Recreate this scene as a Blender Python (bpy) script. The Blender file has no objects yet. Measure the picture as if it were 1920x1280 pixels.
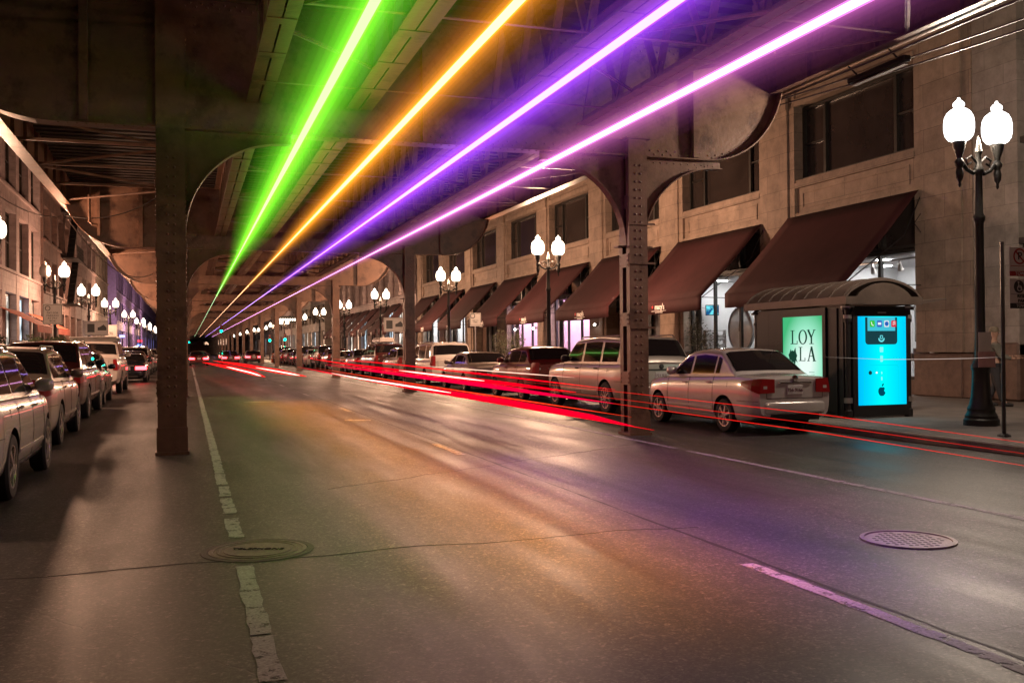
import bpy, bmesh, math, random
from math import sin, cos, pi, radians, sqrt
from mathutils import Vector, Matrix
random.seed(7)
SC = bpy.context.scene
COL = SC.collection
# ------------------------------------------------------------ camera
CAMH = 1.6; FPX = 1800.0
def cam_setup():
    r = radians(.5)
    d = Vector(((352-960)/FPX, (640-655)/FPX, 1.)).normalized()      # world +Y (the street) in camera right/up/fwd
    a = Vector((-sin(r), cos(r), 0)); t = -(a.dot(d))/d.z
    u = Vector((a.x, a.y, t)).normalized()                           # world +Z
    x = Vector((u.y*d.z-u.z*d.y, u.z*d.x-u.x*d.z, u.x*d.y-u.y*d.x))
    # camera axes in world
    right = Vector((x.x, d.x, u.x)); up = Vector((x.y, d.y, u.y)); fwd = Vector((x.z, d.z, u.z))
    cd = bpy.data.cameras.new('camera'); cd.sensor_width = 36; cd.lens = FPX/1920*36
    cd.clip_end = 3000; cd.clip_start = .05
    co = bpy.data.objects.new('camera', cd); COL.objects.link(co)
    m = Matrix((right, up, -fwd)).transposed().to_4x4(); m.translation = (0, 0, CAMH)
    co.matrix_world = m
    SC.camera = co
cam_setup()
# ------------------------------------------------------------ world: night sky with a brown city glow
W = bpy.data.worlds.new("World"); SC.world = W; W.use_nodes = True
nt = W.node_tree; nt.nodes.clear()
sky = nt.nodes.new('ShaderNodeTexSky'); sky.sky_type = 'NISHITA'; sky.sun_disc = False
sky.sun_elevation = radians(-6); sky.sun_rotation = radians(200)
mx = nt.nodes.new('ShaderNodeMixRGB'); mx.blend_type = 'ADD'; mx.inputs[0].default_value = 1
mx.inputs[2].default_value = (.24, .04, .026, 1)
bg = nt.nodes.new('ShaderNodeBackground'); bg.inputs[1].default_value = .11
out = nt.nodes.new('ShaderNodeOutputWorld')
nt.links.new(sky.outputs[0], mx.inputs[1]); nt.links.new(mx.outputs[0], bg.inputs[0]); nt.links.new(bg.outputs[0], out.inputs[0])
SC.view_settings.view_transform = 'Standard'; SC.view_settings.look = 'None'
SC.view_settings.exposure = 0.0; SC.view_settings.gamma = 1
SC.cycles.use_denoising = True
SC.cycles.max_bounces = 6; SC.cycles.diffuse_bounces = 2; SC.cycles.glossy_bounces = 3
SC.cycles.transparent_max_bounces = 16; SC.cycles.transmission_bounces = 3; SC.cycles.volume_bounces = 0
SC.cycles.sample_clamp_indirect = 4; SC.cycles.caustics_reflective = False; SC.cycles.caustics_refractive = False
# ------------------------------------------------------------ materials
def S(v): return (v[0], v[1], v[2], 1)
def newmat(name):
    m = bpy.data.materials.new(name); m.use_nodes = True; m.node_tree.nodes.clear()
    o = m.node_tree.nodes.new('ShaderNodeOutputMaterial'); return m, m.node_tree, o
def pbr(name, col, rough=.5, metal=0., spec=.5, var=.25, scale=3., bump=0., bscale=40., coat=0., rvar=.0, stain=None, sscale=1.2):
    m, t, o = newmat(name); N = t.nodes.new; Lk = t.links.new
    b = N('ShaderNodeBsdfPrincipled'); Lk(b.outputs[0], o.inputs[0])
    b.inputs['Base Color'].default_value = S(col); b.inputs['Roughness'].default_value = rough
    b.inputs['Metallic'].default_value = metal; b.inputs['Specular IOR Level'].default_value = spec
    b.inputs['Coat Weight'].default_value = coat; b.inputs['Coat Roughness'].default_value = .05
    tc = N('ShaderNodeTexCoord')
    if var > 0:
        n = N('ShaderNodeTexNoise'); n.inputs['Scale'].default_value = scale; n.inputs['Detail'].default_value = 8; n.inputs['Roughness'].default_value = .65
        Lk(tc.outputs['Object'], n.inputs[0])
        r = N('ShaderNodeMapRange'); r.inputs[1].default_value = .3; r.inputs[2].default_value = .7
        r.inputs[3].default_value = 1-var; r.inputs[4].default_value = 1+var
        Lk(n.outputs[0], r.inputs[0])
        mm = N('ShaderNodeMixRGB'); mm.blend_type = 'MULTIPLY'; mm.inputs[0].default_value = 1; mm.inputs[1].default_value = S(col)
        Lk(r.outputs[0], mm.inputs[2]); last = mm.outputs[0]
        if stain:
            n2 = N('ShaderNodeTexNoise'); n2.inputs['Scale'].default_value = sscale; n2.inputs['Detail'].default_value = 10; n2.inputs['Roughness'].default_value = .7
            Lk(tc.outputs['Object'], n2.inputs[0])
            r2 = N('ShaderNodeMapRange'); r2.inputs[1].default_value = .52; r2.inputs[2].default_value = .66; Lk(n2.outputs[0], r2.inputs[0])
            m2 = N('ShaderNodeMixRGB'); Lk(r2.outputs[0], m2.inputs[0]); Lk(last, m2.inputs[1]); m2.inputs[2].default_value = S(stain); last = m2.outputs[0]
        Lk(last, b.inputs['Base Color'])
        if rvar > 0:
            r3 = N('ShaderNodeMapRange'); r3.inputs[3].default_value = rough-rvar; r3.inputs[4].default_value = rough+rvar
            Lk(n.outputs[0], r3.inputs[0]); Lk(r3.outputs[0], b.inputs['Roughness'])
    if bump > 0:
        nb = N('ShaderNodeTexNoise'); nb.inputs['Scale'].default_value = bscale; nb.inputs['Detail'].default_value = 5
        Lk(tc.outputs['Object'], nb.inputs[0]); bu = N('ShaderNodeBump'); bu.inputs['Strength'].default_value = bump; bu.inputs['Distance'].default_value = .02
        Lk(nb.outputs[0], bu.inputs['Height']); Lk(bu.outputs[0], b.inputs['Normal'])
    return m
def emis(name, col, s, transp=0., nosample=False):
    m, t, o = newmat(name); e = t.nodes.new('ShaderNodeEmission'); e.inputs[0].default_value = S(col); e.inputs[1].default_value = s
    if transp > 0:
        tr = t.nodes.new('ShaderNodeBsdfTransparent'); mi = t.nodes.new('ShaderNodeMixShader'); mi.inputs[0].default_value = 1-transp
        t.links.new(tr.outputs[0], mi.inputs[1]); t.links.new(e.outputs[0], mi.inputs[2]); t.links.new(mi.outputs[0], o.inputs[0])
    else: t.links.new(e.outputs[0], o.inputs[0])
    if nosample: m.cycles.emission_sampling = 'NONE'
    return m
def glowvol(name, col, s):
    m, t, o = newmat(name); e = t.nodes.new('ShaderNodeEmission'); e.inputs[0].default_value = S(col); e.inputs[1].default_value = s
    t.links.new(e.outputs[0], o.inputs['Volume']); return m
def glassy(name, tint=(.8, .85, .85), gl=.25, rough=.03):
    m, t, o = newmat(name); tr = t.nodes.new('ShaderNodeBsdfTransparent'); tr.inputs[0].default_value = S(tint)
    g = t.nodes.new('ShaderNodeBsdfGlossy'); g.inputs['Roughness'].default_value = rough
    f = t.nodes.new('ShaderNodeLayerWeight'); f.inputs[0].default_value = .25
    ad = t.nodes.new('ShaderNodeMath'); ad.operation = 'MULTIPLY'; ad.inputs[1].default_value = gl
    mi = t.nodes.new('ShaderNodeMixShader'); t.links.new(f.outputs['Facing'], ad.inputs[0]); t.links.new(ad.outputs[0], mi.inputs[0])
    t.links.new(tr.outputs[0], mi.inputs[1]); t.links.new(g.outputs[0], mi.inputs[2]); t.links.new(mi.outputs[0], o.inputs[0])
    return m
def mat_asphalt(base=(.046, .040, .036, 1)):
    m, t, o = newmat('asphalt'); N = t.nodes.new; Lk = t.links.new
    b = N('ShaderNodeBsdfPrincipled'); Lk(b.outputs[0], o.inputs[0]); tc = N('ShaderNodeTexCoord')
    def noise(s, d=6, r=.6, vec=None):
        n = N('ShaderNodeTexNoise'); n.inputs['Scale'].default_value = s; n.inputs['Detail'].default_value = d; n.inputs['Roughness'].default_value = r
        Lk(vec or tc.outputs['Object'], n.inputs[0]); return n.outputs[0]
    def mr(x, a, b_, c, d):
        r = N('ShaderNodeMapRange'); r.inputs[1].default_value = a; r.inputs[2].default_value = b_; r.inputs[3].default_value = c; r.inputs[4].default_value = d
        Lk(x, r.inputs[0]); return r.outputs[0]
    def mul(a, b_):
        r = N('ShaderNodeMath'); r.operation = 'MULTIPLY'; Lk(a, r.inputs[0])
        if isinstance(b_, float): r.inputs[1].default_value = b_
        else: Lk(b_, r.inputs[1])
        return r.outputs[0]
    mp = N('ShaderNodeMapping'); mp.inputs['Scale'].default_value = (1.3, .18, 1); Lk(tc.outputs['Object'], mp.inputs[0])
    big = mr(noise(.6, 8, .65, mp.outputs[0]), .3, .7, .72, 1.3)        # long wheel-track streaks
    mid = mr(noise(3.5, 8, .7), .3, .7, .78, 1.25)
    va = N('ShaderNodeTexVoronoi'); va.inputs['Scale'].default_value = 75; Lk(tc.outputs['Object'], va.inputs[0]); sa = N('ShaderNodeSeparateColor'); Lk(va.outputs['Color'], sa.inputs[0])
    vb = N('ShaderNodeTexVoronoi'); vb.inputs['Scale'].default_value = 38; Lk(tc.outputs['Object'], vb.inputs[0]); sb_ = N('ShaderNodeSeparateColor'); Lk(vb.outputs['Color'], sb_.inputs[0])
    pw = N('ShaderNodeMath'); pw.operation = 'POWER'; Lk(sa.outputs[0], pw.inputs[0]); pw.inputs[1].default_value = 3.
    pw2 = N('ShaderNodeMath'); pw2.operation = 'POWER'; Lk(sb_.outputs[1], pw2.inputs[0]); pw2.inputs[1].default_value = 4.
    fine = mul(mr(pw.outputs[0], 0, 1, .55, 2.6), mr(pw2.outputs[0], 0, 1, .75, 2.2))
    v = N('ShaderNodeTexVoronoi'); v.inputs['Scale'].default_value = 26; Lk(tc.outputs['Object'], v.inputs[0])
    fleck = mr(v.outputs['Distance'], .06, .1, 1.0, 0.)                 # pale chips
    vr = N('ShaderNodeSeparateColor'); Lk(v.outputs['Color'], vr.inputs[0])
    fleck = mul(fleck, mr(vr.outputs[0], .89, .91, 0., 1.))
    v3 = N('ShaderNodeTexVoronoi'); v3.feature = 'DISTANCE_TO_EDGE'; v3.inputs['Scale'].default_value = .16
    wv = N('ShaderNodeMixRGB'); wv.blend_type = 'ADD'; wv.inputs[0].default_value = .35
    nv = N('ShaderNodeTexNoise'); nv.inputs['Scale'].default_value = 2.2; nv.inputs['Detail'].default_value = 6; Lk(tc.outputs['Object'], nv.inputs[0])
    Lk(tc.outputs['Object'], wv.inputs[1]); Lk(nv.outputs['Color'], wv.inputs[2]); Lk(wv.outputs[0], v3.inputs[0])
    crack = mr(v3.outputs['Distance'], .0003, .0012, .5, 1.)
    stn = mr(noise(.9, 9, .75), .56, .64, 1., .55); stn2 = mr(noise(4.5, 6, .7), .62, .68, 1., .6)
    vv = mul(mul(mul(mul(mul(big, mid), fine), crack), stn), stn2)
    c = N('ShaderNodeMixRGB'); c.blend_type = 'MULTIPLY'; c.inputs[0].default_value = 1; c.inputs[1].default_value = base; Lk(vv, c.inputs[2])
    c2 = N('ShaderNodeMixRGB'); Lk(fleck, c2.inputs[0]); Lk(c.outputs[0], c2.inputs[1]); c2.inputs[2].default_value = (.3, .28, .25, 1)
    Lk(c2.outputs[0], b.inputs['Base Color'])
    Lk(mr(noise(1.2, 6, .6, mp.outputs[0]), .3, .7, .38, .58), b.inputs['Roughness'])
    b.inputs['Specular IOR Level'].default_value = .6
    bu = N('ShaderNodeBump'); bu.inputs['Strength'].default_value = .6; bu.inputs['Distance'].default_value = .006
    hh = N('ShaderNodeMath'); hh.operation = 'MULTIPLY_ADD'; Lk(mul(sa.outputs[1], sb_.outputs[2]), hh.inputs[0]); hh.inputs[1].default_value = 1.; Lk(mul(crack, .6), hh.inputs[2])
    Lk(hh.outputs[0], bu.inputs['Height']); Lk(bu.outputs[0], b.inputs['Normal'])
    return m
def mat_stone(name, c1, c2, bw=1.15, bh=.56, axis='YZ', mortar=.6, off=.5):
    m, t, o = newmat(name); N = t.nodes.new; Lk = t.links.new
    b = N('ShaderNodeBsdfPrincipled'); Lk(b.outputs[0], o.inputs[0]); tc = N('ShaderNodeTexCoord')
    sp = N('ShaderNodeSeparateXYZ'); Lk(tc.outputs['Object'], sp.inputs[0])
    ad = N('ShaderNodeMath'); ad.operation = 'ADD'; Lk(sp.outputs[0], ad.inputs[0]); Lk(sp.outputs[1], ad.inputs[1])
    cb = N('ShaderNodeCombineXYZ'); Lk(ad.outputs[0], cb.inputs[0]); Lk(sp.outputs[2], cb.inputs[1])
    br = N('ShaderNodeTexBrick'); br.inputs['Scale'].default_value = 1; br.inputs['Brick Width'].default_value = bw; br.inputs['Row Height'].default_value = bh
    br.inputs['Mortar Size'].default_value = .007; br.inputs['Color1'].default_value = S(c1); br.inputs['Color2'].default_value = S(c2); br.offset = off
    br.inputs['Mortar'].default_value = S([x*mortar for x in c1]); Lk(cb.outputs[0], br.inputs[0])
    n = N('ShaderNodeTexNoise'); n.inputs['Scale'].default_value = 1.7; n.inputs['Detail'].default_value = 10; n.inputs['Roughness'].default_value = .72; Lk(tc.outputs['Object'], n.inputs[0])
    r = N('ShaderNodeMapRange'); r.inputs[1].default_value = .3; r.inputs[2].default_value = .7; r.inputs[3].default_value = .62; r.inputs[4].default_value = 1.25; Lk(n.outputs[0], r.inputs[0])
    mm = N('ShaderNodeMixRGB'); mm.blend_type = 'MULTIPLY'; mm.inputs[0].default_value = 1; Lk(br.outputs[0], mm.inputs[1]); Lk(r.outputs[0], mm.inputs[2])
    Lk(mm.outputs[0], b.inputs['Base Color']); b.inputs['Roughness'].default_value = .75
    bu = N('ShaderNodeBump'); bu.inputs['Strength'].default_value = .5; bu.inputs['Distance'].default_value = .01
    n2 = N('ShaderNodeTexNoise'); n2.inputs['Scale'].default_value = 30; n2.inputs['Detail'].default_value = 5; Lk(tc.outputs['Object'], n2.inputs[0])
    hh = N('ShaderNodeMath'); hh.operation = 'MULTIPLY_ADD'; hh.inputs[1].default_value = -1.5; Lk(br.outputs['Fac'], hh.inputs[0]); Lk(n2.outputs[0], hh.inputs[2])
    Lk(hh.outputs[0], bu.inputs['Height']); Lk(bu.outputs[0], b.inputs['Normal'])
    return m
def mat_worn_paint():
    m, t, o = newmat('worn_line_paint'); N = t.nodes.new; Lk = t.links.new
    b = N('ShaderNodeBsdfPrincipled'); tc = N('ShaderNodeTexCoord')
    n = N('ShaderNodeTexNoise'); n.inputs['Scale'].default_value = 9; n.inputs['Detail'].default_value = 9; n.inputs['Roughness'].default_value = .75; Lk(tc.outputs['Object'], n.inputs[0])
    r = N('ShaderNodeMapRange'); r.inputs[1].default_value = .40; r.inputs[2].default_value = .46; r.inputs[3].default_value = 0; r.inputs[4].default_value = 1; Lk(n.outputs[0], r.inputs[0])
    tr = N('ShaderNodeBsdfTransparent'); mi = N('ShaderNodeMixShader'); Lk(r.outputs[0], mi.inputs[0]); Lk(tr.outputs[0], mi.inputs[1]); Lk(b.outputs[0], mi.inputs[2]); Lk(mi.outputs[0], o.inputs[0])
    n2 = N('ShaderNodeTexNoise'); n2.inputs['Scale'].default_value = 60; n2.inputs['Detail'].default_value = 5; Lk(tc.outputs['Object'], n2.inputs[0])
    cr = N('ShaderNodeMapRange'); cr.inputs[1].default_value = .3; cr.inputs[2].default_value = .7; cr.inputs[3].default_value = .22; cr.inputs[4].default_value = .5; Lk(n2.outputs[0], cr.inputs[0])
    Lk(cr.outputs[0], b.inputs['Base Color']); b.inputs['Roughness'].default_value = .6
    return m
M = {}
M['asphalt'] = mat_asphalt(); M['asphalt2'] = mat_asphalt((.033, .029, .027, 1))
M['line'] = mat_worn_paint()
M['walk'] = mat_stone('pavement_slabs', (.2, .17, .15), (.16, .14, .125), 1.5, 1.5)
M['kerb'] = pbr('kerb_stone', (.2, .18, .16), .7, var=.3, bump=.4)
M['steel'] = pbr('painted_steel', (.205, .112, .074), .42, var=.22, scale=2.5, bump=.25, bscale=14, rvar=.12, stain=(.085, .04, .028), sscale=1.6)
M['tie'] = pbr('creosoted_timber', (.05, .035, .03), .8, var=.35, scale=5, bump=.4)
M['stone'] = mat_stone('pale_limestone', (.35, .262, .20), (.29, .215, .165), 1.5, .62, mortar=.45)
M['stone2'] = mat_stone('grey_limestone', (.30, .26, .23), (.25, .22, .19), 1.2, .5)
M['stone3'] = mat_stone('white_terracotta', (.42, .34, .33), (.38, .30, .30), .9, .4)
M['stone4'] = mat_stone('brown_brick', (.16, .10, .09), (.20, .12, .10), .4, .12)
M['granite'] = pbr('polished_granite', (.14, .085, .065), .35, var=.3, scale=5, bump=.05)
M['frame'] = pbr('bronze_frame', (.05, .045, .04), .45, metal=.4, var=.2)
M['darkframe'] = pbr('dark_frame', (.02, .018, .017), .4, metal=.3, var=.2)
M['winglass'] = pbr('dark_window_glass', (.045, .035, .032), .08, spec=.9, var=.3, scale=.6)
M['shopglass'] = glassy('shop_window_glass', (.95, .97, .97), .25)
M['awning'] = pbr('maroon_awning_cloth', (.054, .016, .017), .85, var=.15, scale=2, bump=.15, bscale=60, spec=.2)
M['white'] = pbr('white_plaster', (.75, .75, .76), .7, var=.05)
M['lettering'] = pbr('white_lettering', (.9, .85, .8), .6, var=0)
M['redstar'] = pbr('red_star_paint', (.5, .02, .02), .6, var=0)
M['lamppost'] = pbr('black_green_cast_iron', (.022, .022, .02), .42, metal=.3, var=.3, bump=.2)
M['globe_warm'] = emis('globe_glass_warm', (1, .80, .60), 9, .35)
M['globe_white'] = emis('globe_glass_white', (1, .97, .93), 6, .35)
M['globe_off'] = pbr('unlit_globe_glass', (.6, .55, .5), .12, spec=.8, var=.1)
M['blackmetal'] = pbr('black_metal', (.022, .02, .02), .4, metal=.3, var=.25)
M['shelterroof'] = pbr('shelter_roof_metal', (.10, .075, .062), .42, metal=.3, var=.25, bump=.1)
M['silver'] = pbr('brushed_metal', (.45, .42, .4), .35, metal=.8, var=.2)
M['tyre'] = pbr('tyre_rubber', (.016, .015, .015), .75, var=.2)
M['rim'] = pbr('alloy_rim', (.55, .52, .5), .25, metal=.85, var=.1)
M['carglass'] = pbr('car_glass', (.012, .011, .012), .03, spec=.9, var=0)
M['redlens'] = pbr('red_lens', (.30, .008, .01), .3, spec=.4, var=0, coat=.3)
M['redlit'] = emis('lit_tail_lamp', (1, .04, .05), 14)
M['clearlens'] = pbr('clear_lens', (.5, .48, .45), .1, spec=.8, var=0)
M['chrome'] = pbr('chrome', (.7, .68, .66), .1, metal=1, var=0)
M['plastic'] = pbr('black_plastic', (.02, .018, .018), .5, var=0)
M['seam'] = pbr('door_seam_shadow_gap', (.008, .007, .007), .8, var=0)
M['plate'] = pbr('number_plate', (.55, .52, .5), .5, var=.1, scale=20)
M['platetext'] = pbr('plate_lettering', (.12, .03, .04), .6, var=0)
M['iron'] = pbr('cast_iron', (.16, .125, .10), .55, metal=.35, var=.35, scale=14, bump=.4, bscale=60)
M['irondark'] = pbr('cast_iron_dark', (.02, .018, .015), .7, var=.2)
M['leaf'] = pbr('leaf_green', (.055, .075, .035), .6, var=.5, scale=4)
M['leaf2'] = pbr('leaf_grey', (.10, .10, .06), .6, var=.5, scale=4)
M['bark'] = pbr('bark', (.06, .045, .035), .8, var=.3)
M['skin'] = pbr('skin', (.35, .2, .14), .55, var=.1)
M['cloth1'] = pbr('dark_coat_cloth', (.035, .032, .036), .85, var=.2)
M['cloth2'] = pbr('grey_trouser_cloth', (.05, .05, .06), .85, var=.2)
M['cloth3'] = pbr('khaki_cap_cloth', (.16, .13, .09), .85, var=.2)
M['signwhite'] = pbr('sign_white', (.5, .47, .44), .5, var=.08)
M['signred'] = pbr('sign_red', (.3, .02, .02), .5, var=0)
M['signblack'] = pbr('sign_black', (.02, .02, .02), .5, var=0)
M['orange'] = pbr('orange_plastic', (.7, .10, .02), .5, var=.1)
M['cable'] = pbr('cable_sheath', (.10, .08, .07), .5, var=.3)
def paint(name, c, metal=.45, rough=.3): return pbr(name, c, rough, metal=metal, var=.04, scale=8, coat=1.)
P_SILVER = paint('silver_car_paint', (.62, .58, .55), .3, .25); P_SILVER2 = paint('beige_silver_car_paint', (.36, .30, .26)); P_CHAMP = paint('pale_champagne_car_paint', (.48, .42, .37), .4)
P_RED = paint('dark_red_car_paint', (.16, .012, .012), .3, .28); P_DRED = paint('maroon_car_paint', (.07, .012, .012), .3, .28); P_DARK = paint('black_car_paint', (.018, .015, .016), .3, .25)
P_BLUE = paint('navy_car_paint', (.02, .022, .035), .3, .25); P_WHITE = paint('white_car_paint', (.62, .56, .52), 0., .35); P_GREY = paint('grey_car_paint', (.16, .14, .13))
# ------------------------------------------------------------ mesh helper
class MB:
    def __init__(s): s.v = []; s.f = []; s.m = []; s.mats = []
    def mi(s, mat):
        if mat is None: return 0
        if mat not in s.mats: s.mats.append(mat)
        return s.mats.index(mat)
    def add(s, vs, fs, mat=None):
        o = len(s.v); s.v += [tuple(p) for p in vs]; k = s.mi(mat)
        for f in fs: s.f.append(tuple(o+i for i in f)); s.m.append(k)
        return s
    def box(s, x0, x1, y0, y1, z0, z1, mat=None):
        x0, x1 = min(x0, x1), max(x0, x1); y0, y1 = min(y0, y1), max(y0, y1); z0, z1 = min(z0, z1), max(z0, z1)
        return s.add([(x0,y0,z0),(x1,y0,z0),(x1,y1,z0),(x0,y1,z0),(x0,y0,z1),(x1,y0,z1),(x1,y1,z1),(x0,y1,z1)],
                     [(0,3,2,1),(4,5,6,7),(0,1,5,4),(1,2,6,5),(2,3,7,6),(3,0,4,7)], mat)
    def beam(s, p, q, w, h, up=(0,0,1), mat=None):
        p = Vector(p); q = Vector(q); d = (q-p).normalized(); u = Vector(up)
        if abs(d.dot(u)) > .99: u = Vector((0, 1, 0))
        a = d.cross(u).normalized()*w/2; b = a.cross(d).normalized()*h/2
        vs = [p-a-b, p+a-b, p+a+b, p-a+b, q-a-b, q+a-b, q+a+b, q-a+b]
        return s.add(vs, [(0,1,2,3),(7,6,5,4),(0,4,5,1),(1,5,6,2),(2,6,7,3),(3,7,4,0)], mat)
    def tube(s, pts, r, n=8, mat=None, cap=True, flat=1.):
        pts = [Vector(p) for p in pts]; rs = r if isinstance(r, (list, tuple)) else [r]*len(pts); vs = []; fs = []
        for i, p in enumerate(pts):
            d = (pts[min(i+1, len(pts)-1)]-pts[max(i-1, 0)]).normalized()
            u = Vector((0, 0, 1)) if abs(d.z) < .9 else Vector((0, 1, 0))
            a = d.cross(u).normalized(); b = a.cross(d).normalized()
            for k in range(n):
                t = 2*pi*k/n; vs.append(p+a*cos(t)*rs[i]*flat+b*sin(t)*rs[i])
        for i in range(len(pts)-1):
            for k in range(n): fs.append((i*n+k, i*n+(k+1) % n, (i+1)*n+(k+1) % n, (i+1)*n+k))
        if cap: fs.append(tuple(range(n))[::-1]); fs.append(tuple((len(pts)-1)*n+k for k in range(n)))
        return s.add(vs, fs, mat)
    def lathe(s, prof, c=(0,0,0), n=20, axis='z', mat=None, a0=0., cap=True):
        vs = []; fs = []
        for r, z in prof:
            for k in range(n):
                t = 2*pi*k/n+a0
                q = (r*cos(t), r*sin(t), z) if axis == 'z' else ((r*cos(t), z, r*sin(t)) if axis == 'y' else (z, r*cos(t), r*sin(t)))
                vs.append((c[0]+q[0], c[1]+q[1], c[2]+q[2]))
        for i in range(len(prof)-1):
            for k in range(n): fs.append((i*n+k, i*n+(k+1) % n, (i+1)*n+(k+1) % n, (i+1)*n+k))
        if cap: fs.append(tuple(range(n))[::-1]); fs.append(tuple((len(prof)-1)*n+k for k in range(n)))
        return s.add(vs, fs, mat)
    def prism(s, poly, d0, d1, axis='y', mat=None):   # poly: 2D points; axis = extrude axis
        n = len(poly)
        def P(a, b, d): return (a, d, b) if axis == 'y' else ((d, a, b) if axis == 'x' else (a, b, d))
        vs = [P(a, b, d0) for a, b in poly]+[P(a, b, d1) for a, b in poly]
        fs = [tuple(range(n)), tuple(range(2*n-1, n-1, -1))]+[(i, i+n, (i+1) % n+n, (i+1) % n) for i in range(n)]
        return s.add(vs, fs, mat)
    def rivet(s, p, nrm, r=.019):
        nrm = Vector(nrm).normalized(); u = Vector((0, 0, 1)) if abs(nrm.z) < .9 else Vector((1, 0, 0))
        a = nrm.cross(u).normalized(); b = a.cross(nrm); p = Vector(p); vs = []; n = 7
        for rr, hh in ((1, 0), (.78, .55)):
            for k in range(n): t = 2*pi*k/n; vs.append(p+(a*cos(t)+b*sin(t))*r*rr+nrm*r*hh)
        vs.append(p+nrm*r*.8); fs = [(k, (k+1) % n, (k+1) % n+n, k+n) for k in range(n)]+[(n+k, n+(k+1) % n, 2*n) for k in range(n)]
        return s.add(vs, fs)
    def build(s, name, mat=None, parent=None, smooth=False, bevel=0., loc=None):
        me = bpy.data.meshes.new(name); me.from_pydata(s.v, [], s.f); 
        mats = s.mats if s.mats else [mat]
        for m_ in mats: me.materials.append(m_)
        if len(mats) > 1: me.polygons.foreach_set('material_index', s.m)
        me.update()
        bm = bmesh.new(); bm.from_mesh(me); bmesh.ops.recalc_face_normals(bm, faces=bm.faces); bm.to_mesh(me); bm.free()
        if smooth: me.polygons.foreach_set('use_smooth', [True]*len(me.polygons)); me.set_sharp_from_angle(angle=radians(38))
        o = bpy.data.objects.new(name, me); COL.objects.link(o)
        if parent: o.parent = parent
        if loc: o.location = loc
        if bevel:
            bv = o.modifiers.new('b', 'BEVEL'); bv.width = bevel; bv.segments = 1; bv.limit_method = 'ANGLE'
        return o
def tag(o, label=None, cat=None, group=None, kind=None):
    if label: o['label'] = label
    if cat: o['category'] = cat
    if group: o['group'] = group
    if kind: o['kind'] = kind
    return o
def thing(name, label, cat, loc=(0,0,0), rz=0., group=None):
    o = bpy.data.objects.new(name, None); COL.objects.link(o); o.location = loc; o.rotation_euler = (0, 0, rz); o.empty_display_size = .2
    return tag(o, label, cat, group)
def dup(root, loc, rz=0., label=None, sub=None, skip=()):
    r = root.copy(); COL.objects.link(r); r.location = loc; r.rotation_euler = (0, 0, rz)
    if label: r['label'] = label
    def rec(a, b):
        for ch in list(a.children):
            if ch.name.split('.')[0] in skip: continue
            c = ch.copy(); COL.objects.link(c); c.parent = b; rec(ch, c)
    rec(root, r); return r
def swap_mat(root, old, new):
    for ch in root.children:
        for i, sl in enumerate(ch.material_slots):
            if sl.material == old: sl.link = 'OBJECT'; sl.material = new
        swap_mat(ch, old, new)
def text(s_, size, mat, parent, loc, rot, name='lettering', align='CENTER', depth=.004, bold=0., sx=1.):
    cu = bpy.data.curves.new('t', 'FONT'); cu.body = s_; cu.size = size; cu.align_x = align; cu.align_y = 'CENTER'; cu.extrude = depth; cu.offset = bold; cu.resolution_u = 3
    to = bpy.data.objects.new('t', cu); COL.objects.link(to)
    dg = bpy.context.evaluated_depsgraph_get(); dg.update()
    me = bpy.data.meshes.new_from_object(to.evaluated_get(dg)); bpy.data.objects.remove(to)
    me.materials.clear(); me.materials.append(mat)
    o = bpy.data.objects.new(name, me); COL.objects.link(o); o.location = loc; o.rotation_euler = rot; o.scale = (sx, 1, 1)
    if parent: o.parent = parent
    return o
FACE_NEGX = (radians(90), 0, radians(-90))     # text on a wall facing -X (reads left to right as Y falls)
FACE_NEGY = (radians(90), 0, 0)                # text facing -Y
def lerp(a, b, t): return a+(b-a)*t
def interp(pts, x):
    if x <= pts[0][0]: return pts[0][1]
    for (a, b), (c, d) in zip(pts, pts[1:]):
        if x <= c: return b+(d-b)*(x-a)/(c-a)
    return pts[-1][1]
# ============================================================ STRUCTURE: ground, road, pavements
def sheet(name, x0, x1, y0, y1, z, mat, kind='structure', nx=1, ny=1):
    mb = MB(); vs = []; fs = []
    for j in range(ny+1):
        for i in range(nx+1): vs.append((lerp(x0, x1, i/nx), lerp(y0, y1, j/ny), z))
    for j in range(ny):
        for i in range(nx): a = j*(nx+1)+i; fs.append((a, a+1, a+nx+2, a+nx+1))
    mb.add(vs, fs); o = mb.build(name, mat); tag(o, kind=kind); return o
sheet('ground', -900, 900, -900, 1500, -.02, pbr('dark_ground', (.05, .045, .04), .8))
sheet('road', -4.25, 11.05, -30, 420, 0., M['asphalt'])
o = sheet('cross_road', -60, 60, 128, 143, -.008, M['asphalt'])
for nm, x0, x1, kx0, kx1 in (('pavement_right', 11.2, 60, 11.05, 11.2), ('pavement_left', -60, -4.4, -4.4, -4.25)):
    mb = MB(); kb = MB()
    for y0, y1 in ((-30, 128), (143, 420)):
        mb.box(x0, x1, y0, y1, -.01, .15); kb.box(kx0, kx1, y0, y1, -.01, .148)
    tag(mb.build(nm, M['walk']), kind='structure'); tag(kb.build(nm.replace('pavement', 'kerb'), M['kerb'], bevel=.02), kind='structure')
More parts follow.
